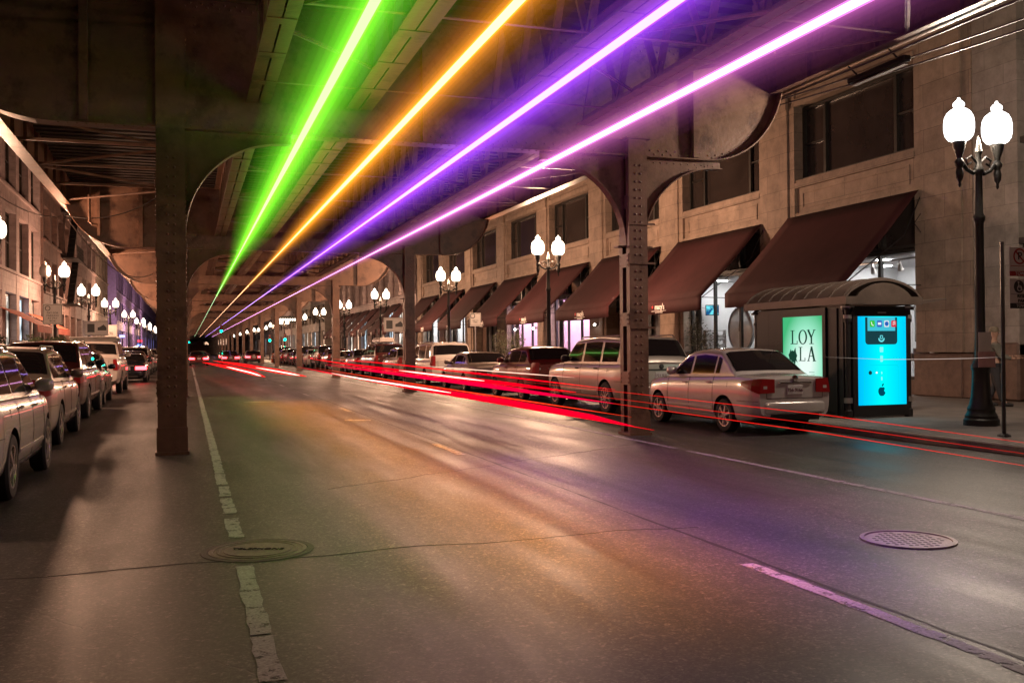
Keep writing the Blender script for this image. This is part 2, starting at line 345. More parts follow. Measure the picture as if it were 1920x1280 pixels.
# lane markings
def ragged(mb, x0, w, y0, y1, step=.12, jit=.012, z=.004, x1=None):
    n = max(2, int((y1-y0)/step)); vs = []; fs = []
    for i in range(n+1):
        y = lerp(y0, y1, i/n); xc = x0 if x1 is None else lerp(x0, x1, i/n)
        vs += [(xc-w/2+random.uniform(-jit, jit), y, z), (xc+w/2+random.uniform(-jit, jit), y, z)]
    for i in range(n): fs.append((2*i, 2*i+1, 2*i+3, 2*i+2))
    mb.add(vs, fs)
mb = MB()
for y0, y1 in ((3.2, 4.35), (4.40, 4.72), (4.76, 5.52), (5.56, 7.35), (8.48, 9.45), (9.75, 10.75), (10.9, 11.7), (11.85, 12.9), (12.95, 36), (36.3, 60), (62, 90)):
    ragged(mb, .38, .12, y0, y1)
tag(mb.build('lane_line_left', M['line']), kind='structure')
mb = MB(); ragged(mb, 7.16, .1, 5.0, 12.9); ragged(mb, 7.16, .1, 13.3, 20); ragged(mb, 7.16, .1, 20.3, 60); ragged(mb, 7.16, .1, 64, 110)
tag(mb.build('lane_line_right', M['line']), kind='structure')
mb = MB()
for y0, y1 in ((1.0, 6.1), (13.8, 15.5), (24.2, 25.8), (33, 34.5), (42, 43.6), (51, 52.5), (60, 61.5)): ragged(mb, 3.86, .11, y0, y1)
mb.add([(3.27, 21.25, .004), (3.8, 21.0, .004), (3.85, 21.25, .004), (3.3, 21.5, .004)], [(0, 1, 2, 3)])
mb.add([(1.6, 29.8, .004), (2.5, 29.6, .004), (2.5, 29.85, .004), (1.6, 30.05, .004)], [(0, 1, 2, 3)])
tag(mb.build('lane_dashes', M['line']), kind='structure')
# tar joint beside the lane dashes and a cross joint
mb = MB(); ragged(mb, 3.99, .03, 2, 60, .25, .012, .0025); ragged(mb, 2.2, .018, -1, -1+.01, z=.0025)
pts = [(-4.0+i*.25, 7.55+.05*sin(i*.9)+random.uniform(-.02, .02)) for i in range(34)]
for a, b in zip(pts, pts[1:]): mb.beam((a[0], a[1], .0005), (b[0], b[1], .0005), .008, .003)
pts = [(1.5+i*.22, 11+i*.13+random.uniform(-.06, .06)) for i in range(28)]
for a, b in zip(pts, pts[1:]): mb.beam((a[0], a[1], .0005), (b[0], b[1], .0005), .007, .003)
for (x0, x1, y0, y1) in ((4.3, 6.6, 8.6, 11.9), (1.2, 2.6, 12.5, 19), (-3.2, -1.2, 6.2, 9.4), (7.5, 9.2, 9.6, 12.6)):
    pm = MB(); n = 14; P_ = [(lerp(x0, x1, i/n), y0+random.uniform(-.05, .05)) for i in range(n)]+[(x1+random.uniform(-.05, .05), lerp(y0, y1, i/n)) for i in range(n)]+[(lerp(x1, x0, i/n), y1+random.uniform(-.05, .05)) for i in range(n)]+[(x0+random.uniform(-.05, .05), lerp(y1, y0, i/n)) for i in range(n)]
    pm.add([(a, b, .0012) for a, b in P_], [tuple(range(len(P_)))]); tag(pm.build('asphalt_patch', M['asphalt2']), kind='structure')
tag(mb.build('tar_joints', pbr('tar', (.012, .011, .01), .6, var=.3)), kind='structure')
# manholes
def disc_poly(r, n=40): return [(r*cos(2*pi*k/n), r*sin(2*pi*k/n)) for k in range(n)]
t = thing('manhole_cover', 'round telephone manhole cover with stepped rings straddling the left white line', 'manhole cover', (.52, 7.9, 0))
mb = MB(); mb.lathe([(.50, -.005), (.50, .006), (.46, .008), (.455, .003), (.42, .003), (.415, .009), (.385, .009), (.38, .004), (.35, .004), (.345, .010), (.33, .010), (.01, .010)], n=56); mb.build('lid', M['iron'], t, smooth=True)
mb = MB(); mb.lathe([(.58, -.005), (.575, .004), (.51, .005), (.505, -.004)], n=56); t.scale = (.76, .76, 1); mb.build('collar', pbr('patched_collar', (.07, .06, .05), .7, bump=.4), t)
text('TELEPHONE', .1, M['irondark'], t, (0, 0, .011), (0, 0, radians(-20)))
t = thing('manhole_cover', 'round sewer cover pierced with rows of slots in the right lane', 'manhole cover', (5.54, 6.38, 0))
PIR = pbr('pale_worn_iron', (.30, .27, .24), .5, metal=.3, var=.3, scale=12, bump=.3)
mb = MB(); mb.lathe([(.37, -.005), (.37, .014), (.335, .016), (.33, .006), (.315, .006), (.01, .006)], n=56, mat=PIR)
for i in range(-5, 6):
    for j in range(-4, 5):
        x = i*.056+(j % 2)*.028; y = j*.066
        if x*x+y*y < .275**2: mb.lathe([(.018, .004), (.017, .0072)], (x, y, 0), n=8, mat=M['irondark'])
mb.build('lid', None, t)
# ============================================================ ELEVATED RAILWAY
CXL, CXR = -.23, 7.63; ZG = 5.0; ZT = 7.05
def arc(cx, cz, rx, rz, a0, a1, n): return [(cx+rx*cos(radians(lerp(a0, a1, i/n))), cz+rz*sin(radians(lerp(a0, a1, i/n)))) for i in range(n+1)]
def strip_along(mb, prof, w, th, y=0.):     # flange plate following an XZ profile, width w in Y
    n = len(prof)
    for (a, b), (c, d) in zip(prof, prof[1:]):
        mb.beam((a, y, b), (c, y, d), w, th, up=(0, 0, 1) if abs(c-a) > abs(d-b)*.3 else (1, 0, 0))
def make_bent(i, label, riv, first):
    t = thing('track_bent', label, 'steel frame', (0, Y_B[i], 0), 0, 'steel frames carrying the elevated track')
    def column(cx, w, ztop, side):
        c = MB()
        c.box(cx-w/2, cx+w/2, -.21, -.185, .02, ztop); c.box(cx-w/2, cx+w/2, .185, .21, .02, ztop); c.box(cx-.012, cx+.012, -.185, .185, .02, ztop)
        for sx in (-1, 1):
            for sy in (-1, 1): c.box(cx+sx*(w/2-.012), cx+sx*w/2-sx*.0005, sy*.185, sy*.08, .021, ztop-.001)
        z = .9
        while z < ztop-.3:
            for sx in (-1, 1): c.box(cx+sx*(w/2+.001), cx+sx*(w/2+.011), -.185, .185, z, z+.24)
            if riv:
                for sx in (-1, 1):
                    for yy in (-.15, .15):
                        for k in range(3): c.rivet((cx+sx*(w/2+.011), yy, z+.04+k*.08), (sx, 0, 0), .016)
            z += 1.05
        c.box(cx-w/2-.035, cx+w/2+.035, -.25, .25, -.01, .05)
        c.box(cx-w/2-.014, cx+w/2+.014, -.232, -.211, .051, .42)
        if riv:
            z = .75; k = 0
            while z < min(ztop, ZG if cx > 1 else 4.6)-.08:
                for dx in (-.05, .05): c.rivet((cx+dx, -.21, z), (0, -1, 0), .024)
                for dz in (0, .07) if cx < 1 else ():
                    if .5 < z < .9 or 2.2 < z < 4.2 or z > 4.6:
                        for sx in (-1, 1): c.rivet((cx+sx*(w/2), -.15, z+dz), (sx, 0, 0), .016)
                z += .145
        return c.build('column', M['steel'], t)
    column(CXL, .42, ZT+.1, -1); 
    cr = column(CXR, .36, ZG+.28, 1)
    m2 = MB(); m2.box(CXR-.24, CXR+.24, -.27, .27, ZG+.281, ZG+.31)
    for zz in (1.9, 3.05, 3.75) if first else (): MB().box(CXR-.2, CXR+.32, -.235, -.211, zz, zz+.035).build('strap', M['steel'], t)
    m2.build('cap_plate', M['steel'], t)
    # girder web with rounded cantilever ends
    prof_r = [(9.1, ZG)]+arc(9.1, ZG+1.72, 1.62, 1.72, -90, -8, 14)[1:]
    prof_l = [(-1.9, ZG)]+arc(-1.9, ZG+1.85, -1.9, 1.85, -90, -5, 14)[1:]
    bot = prof_l[::-1]+prof_r
    web = [(bot[0][0], ZT)]+bot+[(bot[-1][0], ZT)]
    g = MB(); g.prism(web, -.012, .012)
    for zz in (ZT-.0, ): g.box(web[0][0], web[-1][0], -.17, .17, zz, zz+.03)
    for s_ in (-1, 1):
        g.box(-1.9, 9.1, s_*.013, s_*.024, ZG+.02, ZG+.2); g.box(-3.4, 10.4, s_*.013, s_*.024, ZT-.2, ZT-.01)
    for x in (-2.75, -1.45, 1.07, 2.65, 3.78, 4.9, 6.6, 8.86) if first or riv else (-1.45, 2.65, 4.9, 8.86):
        for s_ in (-1, 1):
            b0 = ZG+.03 if -1.9 < x < 9.1 else ZG+.35
            if x in (8.86, -1.45): g.box(x-.06, x+.06, s_*.025, s_*.15, b0, ZT-.02)
            elif x not in (1.07, 2.65, 4.9, 6.6): g.box(x-.045, x+.045, s_*.025, s_*.1, b0, ZT-.02)
    if riv:
        x = -1.8; k = 0
        while x < 9.05:
            zz = ZG+.07+.065*(k % 2); g.rivet((x, -.025, zz), (0, -1, 0), .019); g.rivet((x, -.025, ZT-.07-.06*(k % 2)), (0, -1, 0), .019); x += .085; k += 1
        x = -1.8
        while x < 9.05:
            if not (CXL-.3 < x < CXL+.3 or CXR-.3 < x < CXR+.3):
                for sy in (-.11, ): g.rivet((x, sy, ZG-.012), (0, 0, -1), .017)
            x += .13
        for x in (CXL-.36, CXL+.36, -2.75+.08, -1.45-.1, 3.7, 8.86-.1, 8.86+.1):
            z = ZG+.2
            while z < ZT-.2: g.rivet((x, -.014, z), (0, -1, 0), .016); z += .12
        for pr, inx in ((prof_r, -1), (prof_l, 1)):
            for k, (a, b) in enumerate(pr[1:], 1):
                cxm = 9.1 if inx < 0 else -1.9; d = Vector((cxm-a, 0, ZG+1.75-b)).normalized()
                for q in (.06, ): g.rivet((a+d.x*q, -.014, b+d.z*q), (0, -1, 0), .017); 
                a2, b2 = pr[k-1]; am, bm_ = (a+a2)/2, (b+b2)/2; g.rivet((am+d.x*.10, -.014, bm_+d.z*.10), (0, -1, 0), .017)
    g.build('girder', M['steel'], t)
    f = MB(); strip_along(f, bot, .34, .022); f.build('flange', M['steel'], t)
    # knee braces
    def knee(cx, sx, rad=1.46):
        x0 = cx; xe = cx+sx*rad; pr = arc(xe, 3.4, -sx*rad, 1.46, 0, 90, 14)
        poly = [(x0, ZG-.014)]+[(x0, 3.4)]+pr[1:]+[(xe+sx*.15, ZG-.14), (xe+sx*.15, ZG-.014)]
        k = MB(); k.prism(poly, -.011, .011); pr2 = pr+[(xe+sx*.15, ZG-.14)]
        for (a, b), (c, d) in zip(pr2, pr2[1:]): k.beam((a, 0, b), (c, 0, d), .2, .02, up=(1, 0, 0) if abs(d-b) > abs(c-a) else (0, 0, 1))
        k.box(min(x0, x0+sx*.16), max(x0, x0+sx*.16), -.1, .1, 3.36, 3.385)
        if riv:
            for j, (a, b) in enumerate(pr2[:-1]):
                d = (Vector((a, 0, b))-Vector((xe, 0, 3.4))).normalized()
                for q in (.05,): k.rivet((a+d.x*q, -.012, b+d.z*q), (0, -1, 0), .015)
            for j in range(10): k.rivet((x0+sx*(.1+j*.14), -.012, ZG-.08), (0, -1, 0), .015)
        k.build('knee_brace', M['steel'], t)
    knee(CXL+.21, 1); knee(CXR-.18, -1)
    if first: knee(CXR+.18, 1)
    return t
Y_B = [15.7, 34.3]+[52.5+18.2*i for i in range(19)]
ordw = ['nearest', 'second', 'third', 'fourth', 'fifth', 'sixth', 'seventh', 'eighth', 'ninth', 'tenth', 'eleventh', 'twelfth', 'thirteenth', 'fourteenth', 'fifteenth', 'sixteenth', 'seventeenth', 'eighteenth', 'nineteenth', 'twentieth', 'farthest']
make_bent(0, 'nearest riveted steel frame, with the big curved bracket over the silver sedan', True, True)
make_bent(1, 'second riveted steel frame from the camera, its right column beside the white van', True, False)
b2 = make_bent(2, 'third steel frame down the street, right column in front of the dark roof-rack car', False, False)
for i in range(3, len(Y_B)): dup(b2, (0, Y_B[i], 0), 0, '%s steel frame down the street under the elevated track' % ordw[i])
# spans between the frames
XS = [1.07, 2.65, 4.9, 6.6]; FW = {1.07: .36, 2.65: .42, 4.9: .34, 6.6: .34}
def make_span(y0, y1, label):
    Ln = y1-y0
    t = thing('track_span', label, 'railway span', (0, y0, 0), 0, 'spans of elevated track')
    ZB = 5.45
    for X in XS:
        s_ = MB(); w = FW[X]; a, b = .22, Ln-.22
        for k in (-1, 1):
            s_.box(X+k*.012, X+k*w/2, a, b, ZB, ZB+.016); s_.box(X+k*.012, X+k*.026, a, b, ZB+.016, ZB+.15)
            s_.box(X+k*.012, X+k*w/2, a, b, ZT-.03, ZT-.014); s_.box(X+k*.012, X+k*.026, a, b, ZT-.17, ZT-.03)
        n = max(6, int(Ln/1.35)); zb, zt = ZB+.08, ZT-.1
        for i in range(n):
            ya = a+(b-a)*i/n; yb = a+(b-a)*(i+1)/n; ym = (ya+yb)/2
            s_.beam((X+.03, ya, zb), (X+.03, ym, zt), .012, .09, up=(1, 0, 0)); s_.beam((X-.03, ya, zb), (X-.03, ym, zt), .05, .012, up=(1, 0, 0))
            s_.beam((X+.03, ym, zt), (X+.03, yb, zb), .012, .09, up=(1, 0, 0)); s_.beam((X-.03, ym, zt), (X-.03, yb, zb), .05, .012, up=(1, 0, 0))
            s_.box(X-.006, X+.006, ya-.2, ya+.2, ZB+.02, ZB+.3)
            s_.box(X-w/2+.01, X+w/2-.01, ya+.06, ya+.28, ZB-.009, ZB-.001)
            s_.box(X-.006, X+.006, ym-.18, ym+.18, ZT-.3, ZT-.05)
        s_.build('stringer', M['steel'], t)
    for X, z0, sgn in ((-3.74, 6.35, 1), (10.66, 6.35, -1)):
        s_ = MB(); s_.box(X-.012, X+.012, .02, Ln-.02, z0+.02, 7.75); s_.box(X-.15, X+.15, .02, Ln-.02, z0, z0+.02); s_.box(X-.14, X+.14, .02, Ln-.02, 7.75, 7.77)
        for k in range(int(Ln/1.8)): s_.box(X-.09, X+.09, 1+k*1.8, 1.05+k*1.8, z0+.021, 7.749)
        for k in range(int(Ln/.3)):
            for zz in (z0+.1,): s_.rivet((X+sgn*.013, .2+k*.3, zz), (sgn, 0, 0), .016)
        s_.build('edge_girder', M['steel'], t)
    d = MB(); n = int(Ln/.46)
    for i in range(n): y = .1+i*Ln/n; jx = random.uniform(-.03, .03); d.box(-3.55+jx, 10.45+jx, y, y+.22, 7.09, 7.3)
    for X in (.3, .9, 1.9): pass
    for X in (1.07+.05, 2.65-.05, 4.9+.05, 6.6-.05): d.box(X-.035, X+.035, 0, Ln, 7.3, 7.45)
    for X in (-1.2, -.2, 7.9, 9.3): d.box(X-.4, X+.4, 0, Ln, 7.302, 7.34)
    d.build('tie_deck', M['tie'], t)
    br = MB()
    k = 0; y = .6
    while y < Ln-2:
        for xa, xb in ((1.07, 2.65), (4.9, 6.6), (2.65, 4.9)):
            p, q = ((xa, y, ZB+.03), (xb, y+1.6, ZB+.03)) if k % 2 == 0 else ((xb, y, ZB+.03), (xa, y+1.6, ZB+.03))
            if (xa, xb) != (2.65, 4.9) or k % 4 == 0: br.beam(p, q, .06, .01); br.beam(p, q, .01, .06)
        k += 1; y += 2.3
    for y in (2.2, 6.0, 9.8, 13.6, 17.0):
        if y < Ln-.5:
            for xa, xb in ((1.07, 2.65), (2.65, 4.9), (4.9, 6.6)): br.beam((xa, y, ZB+.05), (xb, y, ZB+.05), .07, .012); 
    br.build('lateral_bracing', M['steel'], t)
    for xa, xb, sg in ((-3.7, CXL, 1), (8., 10.6, -1)):
        br = MB(); y = 2.4; k = 0
        while y < Ln-1:
            br.beam((xa, y, 6.42), (xb, y, 6.42), .08, .012); br.beam((xa, y, 6.45), (xb, y, 6.45), .012, .07)
            y2 = min(y+3.0, Ln-.5); p, q = ((xa, y, 6.4), (xb, y2, 6.4)) if k % 2 else ((xb, y, 6.4), (xa, y2, 6.4)); br.beam(p, q, .07, .012); br.beam(p, q, .012, .06)
            y += 3.1; k += 1
        br.build('walkway_bracing', M['steel'], t)
    return t
make_span(-2.6, Y_B[0], 'span of riveted track girders overhead, nearest the camera')
s1 = make_span(Y_B[0], Y_B[1], 'span of track girders between the nearest and second steel frames')
s2 = make_span(Y_B[1], Y_B[2], 'span of track girders between the second and third steel frames')
for i in range(2, len(Y_B)-1): dup(s2, (0, Y_B[i], 0), 0, 'span of track girders just beyond the %s steel frame' % ordw[i])
# ============================================================ COLOURED LIGHT STREAKS under the track
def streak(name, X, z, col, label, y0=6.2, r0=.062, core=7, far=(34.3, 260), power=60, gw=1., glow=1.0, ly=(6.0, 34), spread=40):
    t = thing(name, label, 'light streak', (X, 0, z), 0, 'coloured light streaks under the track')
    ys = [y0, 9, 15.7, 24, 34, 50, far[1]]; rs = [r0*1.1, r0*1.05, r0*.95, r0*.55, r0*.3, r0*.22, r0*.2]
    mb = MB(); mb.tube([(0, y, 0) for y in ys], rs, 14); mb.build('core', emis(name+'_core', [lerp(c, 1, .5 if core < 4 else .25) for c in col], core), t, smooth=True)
    mb = MB(); mb.tube([(0, y, 0) for y in ys[:6]], [r*1.4 for r in rs[:6]], 16); mb.build('colour_fringe', emis(name+'_sheath', col, 1.6, .45, True), t, smooth=True)  # glowing shell and the volumes below are added to draw the streak's halo
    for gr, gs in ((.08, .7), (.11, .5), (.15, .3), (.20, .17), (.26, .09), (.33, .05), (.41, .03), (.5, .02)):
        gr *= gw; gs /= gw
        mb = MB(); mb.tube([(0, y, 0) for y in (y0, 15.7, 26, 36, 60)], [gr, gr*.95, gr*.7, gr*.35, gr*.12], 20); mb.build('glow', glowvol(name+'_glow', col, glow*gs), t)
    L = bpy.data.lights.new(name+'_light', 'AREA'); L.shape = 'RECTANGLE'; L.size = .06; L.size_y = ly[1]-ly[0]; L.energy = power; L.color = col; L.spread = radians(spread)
    lo = bpy.data.objects.new('added_road_tint', L); COL.objects.link(lo); lo.parent = t; lo.location = (0, (ly[0]+ly[1])/2, -r0*1.7)  # added area lamp that throws the colour pool on the road, no such fitting
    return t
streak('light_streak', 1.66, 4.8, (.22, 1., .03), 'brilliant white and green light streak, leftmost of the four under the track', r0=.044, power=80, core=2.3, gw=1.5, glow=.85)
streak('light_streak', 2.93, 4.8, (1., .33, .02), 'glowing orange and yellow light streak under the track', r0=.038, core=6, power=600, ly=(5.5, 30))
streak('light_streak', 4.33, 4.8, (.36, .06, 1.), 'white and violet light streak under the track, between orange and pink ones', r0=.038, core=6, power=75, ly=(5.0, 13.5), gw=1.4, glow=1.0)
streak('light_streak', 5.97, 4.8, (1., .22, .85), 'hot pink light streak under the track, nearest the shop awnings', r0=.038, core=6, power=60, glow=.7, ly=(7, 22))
# red tail-light streaks over the road
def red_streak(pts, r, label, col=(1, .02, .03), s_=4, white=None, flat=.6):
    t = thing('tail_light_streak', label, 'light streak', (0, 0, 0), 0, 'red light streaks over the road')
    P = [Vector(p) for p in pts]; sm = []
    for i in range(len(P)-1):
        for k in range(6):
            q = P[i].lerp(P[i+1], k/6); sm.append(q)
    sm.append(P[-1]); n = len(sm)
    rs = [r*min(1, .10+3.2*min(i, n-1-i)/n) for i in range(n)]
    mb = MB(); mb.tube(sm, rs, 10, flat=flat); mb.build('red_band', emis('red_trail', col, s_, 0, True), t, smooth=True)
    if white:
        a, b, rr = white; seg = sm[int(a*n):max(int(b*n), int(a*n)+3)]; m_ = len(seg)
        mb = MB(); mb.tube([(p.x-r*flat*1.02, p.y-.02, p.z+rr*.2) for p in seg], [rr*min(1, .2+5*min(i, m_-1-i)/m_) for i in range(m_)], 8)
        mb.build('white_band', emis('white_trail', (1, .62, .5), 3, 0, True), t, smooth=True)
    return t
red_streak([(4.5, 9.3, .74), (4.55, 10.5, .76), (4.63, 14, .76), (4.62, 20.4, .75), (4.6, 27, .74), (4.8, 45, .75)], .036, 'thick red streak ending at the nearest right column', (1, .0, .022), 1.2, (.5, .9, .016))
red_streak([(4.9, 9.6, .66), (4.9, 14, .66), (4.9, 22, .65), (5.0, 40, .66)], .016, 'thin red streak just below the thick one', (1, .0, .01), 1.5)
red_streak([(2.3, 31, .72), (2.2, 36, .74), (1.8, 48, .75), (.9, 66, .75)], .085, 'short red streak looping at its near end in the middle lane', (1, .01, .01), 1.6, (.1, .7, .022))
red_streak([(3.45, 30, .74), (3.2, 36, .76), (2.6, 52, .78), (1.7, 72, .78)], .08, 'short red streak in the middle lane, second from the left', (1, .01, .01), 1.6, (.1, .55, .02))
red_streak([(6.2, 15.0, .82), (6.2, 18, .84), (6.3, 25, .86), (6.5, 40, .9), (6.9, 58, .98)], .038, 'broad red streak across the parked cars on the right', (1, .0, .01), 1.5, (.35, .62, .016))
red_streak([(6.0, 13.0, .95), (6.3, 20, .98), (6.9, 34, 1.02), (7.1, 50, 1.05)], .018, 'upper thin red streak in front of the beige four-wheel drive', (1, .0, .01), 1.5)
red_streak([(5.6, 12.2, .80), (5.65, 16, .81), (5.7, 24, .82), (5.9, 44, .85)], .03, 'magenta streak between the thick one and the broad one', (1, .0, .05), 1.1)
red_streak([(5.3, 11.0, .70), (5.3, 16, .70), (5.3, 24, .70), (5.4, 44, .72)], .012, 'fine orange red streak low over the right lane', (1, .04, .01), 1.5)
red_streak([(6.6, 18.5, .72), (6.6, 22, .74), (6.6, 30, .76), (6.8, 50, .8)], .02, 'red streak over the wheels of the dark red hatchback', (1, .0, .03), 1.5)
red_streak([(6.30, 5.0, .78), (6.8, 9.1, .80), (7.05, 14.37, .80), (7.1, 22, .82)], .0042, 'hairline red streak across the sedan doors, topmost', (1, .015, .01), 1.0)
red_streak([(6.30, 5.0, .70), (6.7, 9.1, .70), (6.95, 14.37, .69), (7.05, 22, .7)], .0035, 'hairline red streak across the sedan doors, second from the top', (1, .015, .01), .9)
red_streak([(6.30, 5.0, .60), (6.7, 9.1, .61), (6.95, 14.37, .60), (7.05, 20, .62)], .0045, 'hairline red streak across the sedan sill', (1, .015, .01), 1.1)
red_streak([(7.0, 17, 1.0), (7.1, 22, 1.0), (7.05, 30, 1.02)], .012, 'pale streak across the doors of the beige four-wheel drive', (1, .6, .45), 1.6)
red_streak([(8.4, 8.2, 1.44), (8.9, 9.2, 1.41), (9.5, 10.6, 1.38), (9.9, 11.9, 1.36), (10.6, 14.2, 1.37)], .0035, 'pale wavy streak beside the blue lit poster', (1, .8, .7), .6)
# ============================================================ STREET LAMPS
def make_lamp(label, X, Y, mglobe, one_off=False, group='twin globe street lamps'):
    t = thing('street_lamp', label, 'street lamp', (X, Y, .15), 0, group)
    b = MB(); prof = [(.30, 0), (.30, .10), (.27, .13), (.275, .17), (.24, .22), (.225, .26), (.235, .29), (.2, .36), (.17, .5), (.15, .75), (.145, .95), (.165, 1.0), (.165, 1.04), (.13, 1.1), (.125, 1.14)]
    b.lathe(prof, n=12); b.build('base', M['lamppost'], t, smooth=True)
    b = MB(); pr = [(.10, 1.14), (.085, 1.6), (.075, 3.55), (.1, 3.6), (.1, 3.66), (.07, 3.72), (.062, 4.4), (.09, 4.45), (.09, 4.5), (.055, 4.56), (.05, 4.75), (.075, 4.8), (.05, 4.88), (.03, 5.0), (.005, 5.08)]
    b.lathe(pr, n=12); b.build('shaft', M['lamppost'], t, smooth=True)
    for s_ in (-1, 1):
        a = MB()
        a.tube([(0, 0, 4.5), (s_*.12, 0, 4.42), (s_*.26, 0, 4.48), (s_*.36, 0, 4.6), (s_*.42, 0, 4.66)], [.045, .04, .035, .04, .05], 8)
        a.tube([(s_*.05, 0, 4.62), (s_*.16, 0, 4.72), (s_*.28, 0, 4.66), (s_*.24, 0, 4.56), (s_*.17, 0, 4.6)], .022, 6)
        a.lathe([(.01, 4.16), (.03, 4.2), (.022, 4.25), (.06, 4.32), (.07, 4.42), (.05, 4.5), (.08, 4.56), (.085, 4.6), (.05, 4.66), (.06, 4.72), (.1, 4.84), (.115, 4.92), (.12, 4.955)], (s_*.42, 0, 0), n=12)
        a.build('arm', M['lamppost'], t, smooth=True)
        g = MB(); g.lathe([(.12, 4.96), (.18, 4.99), (.23, 5.06), (.25, 5.17), (.25, 5.28), (.235, 5.38), (.195, 5.46), (.13, 5.515), (.085, 5.535), (.08, 5.56), (.095, 5.58), (.095, 5.62), (.06, 5.66), (.03, 5.68), (.02, 5.72)], (s_*.42, 0, 0), n=18)
        g.build('globe', mglobe, t, smooth=True)
    return t
LK = 3.7
def lamp_light(X, Y, energy, col, parent=None, soft=.16, both=True):
    for s_ in (-.42, .42) if both else (0,):
        L = bpy.data.lights.new('lamp_light', 'POINT'); L.energy = energy*LK; L.color = col; L.shadow_soft_size = soft
        lo = bpy.data.objects.new('lamp_light', L); COL.objects.link(lo); lo.location = (X+s_, Y, 5.38)
WARM = (1, .54, .33); WARM2 = (1, .58, .36)
L0 = make_lamp('twin globe street lamp nearest the camera, right of the lit bus shelter', 13.2, 13.35, M['globe_white'])
lamp_light(13.2, 13.35, 380, (1, .80, .62))
RY = [34.5, 49.4, 68.4, 85.3, 102, 119, 141, 160, 180, 200, 225, 255, 290]
rl = ['twin globe street lamp in front of the shop awnings, second on the right', 'twin globe street lamp on the right, third from the camera', 'twin globe street lamp on the right, fourth from the camera', 'fifth street lamp on the right side', 'sixth street lamp on the right side', 'seventh street lamp on the right side', 'eighth street lamp on the right side', 'ninth street lamp on the right side', 'tenth street lamp on the right side', 'eleventh street lamp on the right side', 'twelfth street lamp on the right side', 'thirteenth street lamp on the right side', 'farthest street lamp on the right side']
LW = dup(L0, (13.15, RY[0], .15), 0, rl[0]); swap_mat(LW, M['globe_white'], M['globe_warm'])
for i, y in enumerate(RY[1:], 1): dup(LW, (13.15, y, .15), 0, rl[i])
LY = [33.4, 50.4, 67, 85, 111, 137, 160, 185, 215, 245, 280, 320]
ll = ['twin globe street lamp at the left picture edge, nearest on the left', 'twin globe street lamp on the left with one globe dark, behind the parking sign', 'third twin globe street lamp on the left', 'fourth twin globe street lamp on the left', 'fifth twin globe street lamp on the left', 'sixth twin globe street lamp on the left', 'seventh twin globe street lamp on the left', 'eighth twin globe street lamp on the left', 'ninth twin globe street lamp on the left', 'tenth twin globe street lamp on the left', 'eleventh twin globe street lamp on the left', 'farthest twin globe street lamp on the left']
for i, y in enumerate(LY):
    d_ = dup(LW, (-6.0, y, .15), 0, ll[i])
    if i == 1:
        g = [c for c in d_.children if c.name.startswith('globe')][0]; g.material_slots[0].material = M['globe_off']
for i, y in enumerate(RY[:11]): lamp_light(13.15, y, (900, 800, 800, 700, 600, 500, 500, 600, 600, 700, 700)[i], WARM2)
for i, y in enumerate(LY[:9]): lamp_light(-6.0, y, 850, WARM)
# lamps on the kerb behind and beside the camera that light the foreground
for (x, y, e) in ((13.2, -4.5, 160), (-6.0, 16.5, 230), (-6.0, -1.5, 60)):
    d_ = dup(LW, (x, y, .15), 0, 'twin globe street lamp outside the view at x %d y %d' % (x, y)); d_['label'] = {13: 'twin globe street lamp behind the camera on the right', -6: 'twin globe street lamp on the left beyond the picture edge' if y > 0 else 'twin globe street lamp behind the camera on the left'}[int(x)]
    lamp_light(x, y, e, WARM2 if x > 0 else WARM)
# paper notices on the near lamp
t = tag(MB().box(13.03, 13.3, 13.21, 13.222, 1.42, 1.78).build('paper_notice', M['signwhite']), 'grey paper notice taped to the nearest lamp post', 'notice')
t = tag(MB().box(12.98, 13.35, 13.17, 13.182, 1.17, 1.44).build('paper_notice', pbr('pink_paper', (.42, .25, .24), .7)), 'pink paper notice taped low on the nearest lamp post', 'notice')
# ============================================================ RIGHT: DEPARTMENT STORE
XF = 19.18
store = thing('department_store', 'pale limestone department store with maroon awnings along the right side', 'building', (0, 0, 0))
NB = 8; PY = [20.0+7.65*i for i in range(NB+1)]
for i, y in enumerate(PY):
    m_ = MB(); m_.box(XF, XF+.9, y, y+1.45, 1.35, 14.5); m_.box(XF+.06, XF+.9, y-.32, y-.002, 1.35, 14.5); m_.box(XF+.06, XF+.9, y+1.452, y+1.75, 1.35, 14.5)
    m_.box(XF-.07, XF+.02, y-.05, y+1.5, 9.45, 9.85)
    m_.build('pier', M['stone'], store)
    m_ = MB(); m_.box(XF-.06, XF+.9, y-.02, y+1.47, .15, 1.3); m_.box(XF-.02, XF+.9, y-.34, y+1.77, .15, 1.32)
    m_.build('plinth', M['granite'], store, bevel=.03)
def window(parent, x, ya, yb, za, zb, splits, mat=None, rail=None, name='window', fr=None):
    f = MB(); w = .09
    f.box(x-.1, x+.02, ya, ya+w, za, zb); f.box(x-.1, x+.02, yb-w, yb, za, zb); f.box(x-.1, x+.02, ya+w, yb-w, zb-w, zb); f.box(x-.12, x+.02, ya+w, yb-w, za, za+.1)
    for s_ in splits: f.box(x-.09, x+.018, s_-.06, s_+.06, za+.1, zb-w)
    if rail:
        for (r0, r1, rz) in rail: f.box(x-.06, x+.015, r0, r1, rz-.03, rz+.03)
    fo = f.build(name, fr or M['frame'], parent)
    p = MB(); (p.add([(x+.025, ya+.01, za+.01), (x+.025, yb-.01, za+.01), (x+.025, yb-.01, zb-.01), (x+.025, ya+.01, zb-.01)], [(0, 1, 2, 3)]) if mat is M['shopglass'] else p.box(x+.021, x+.03, ya+.01, yb-.01, za+.01, zb-.01)); p.build('pane', mat or M['winglass'], fo)
    return fo
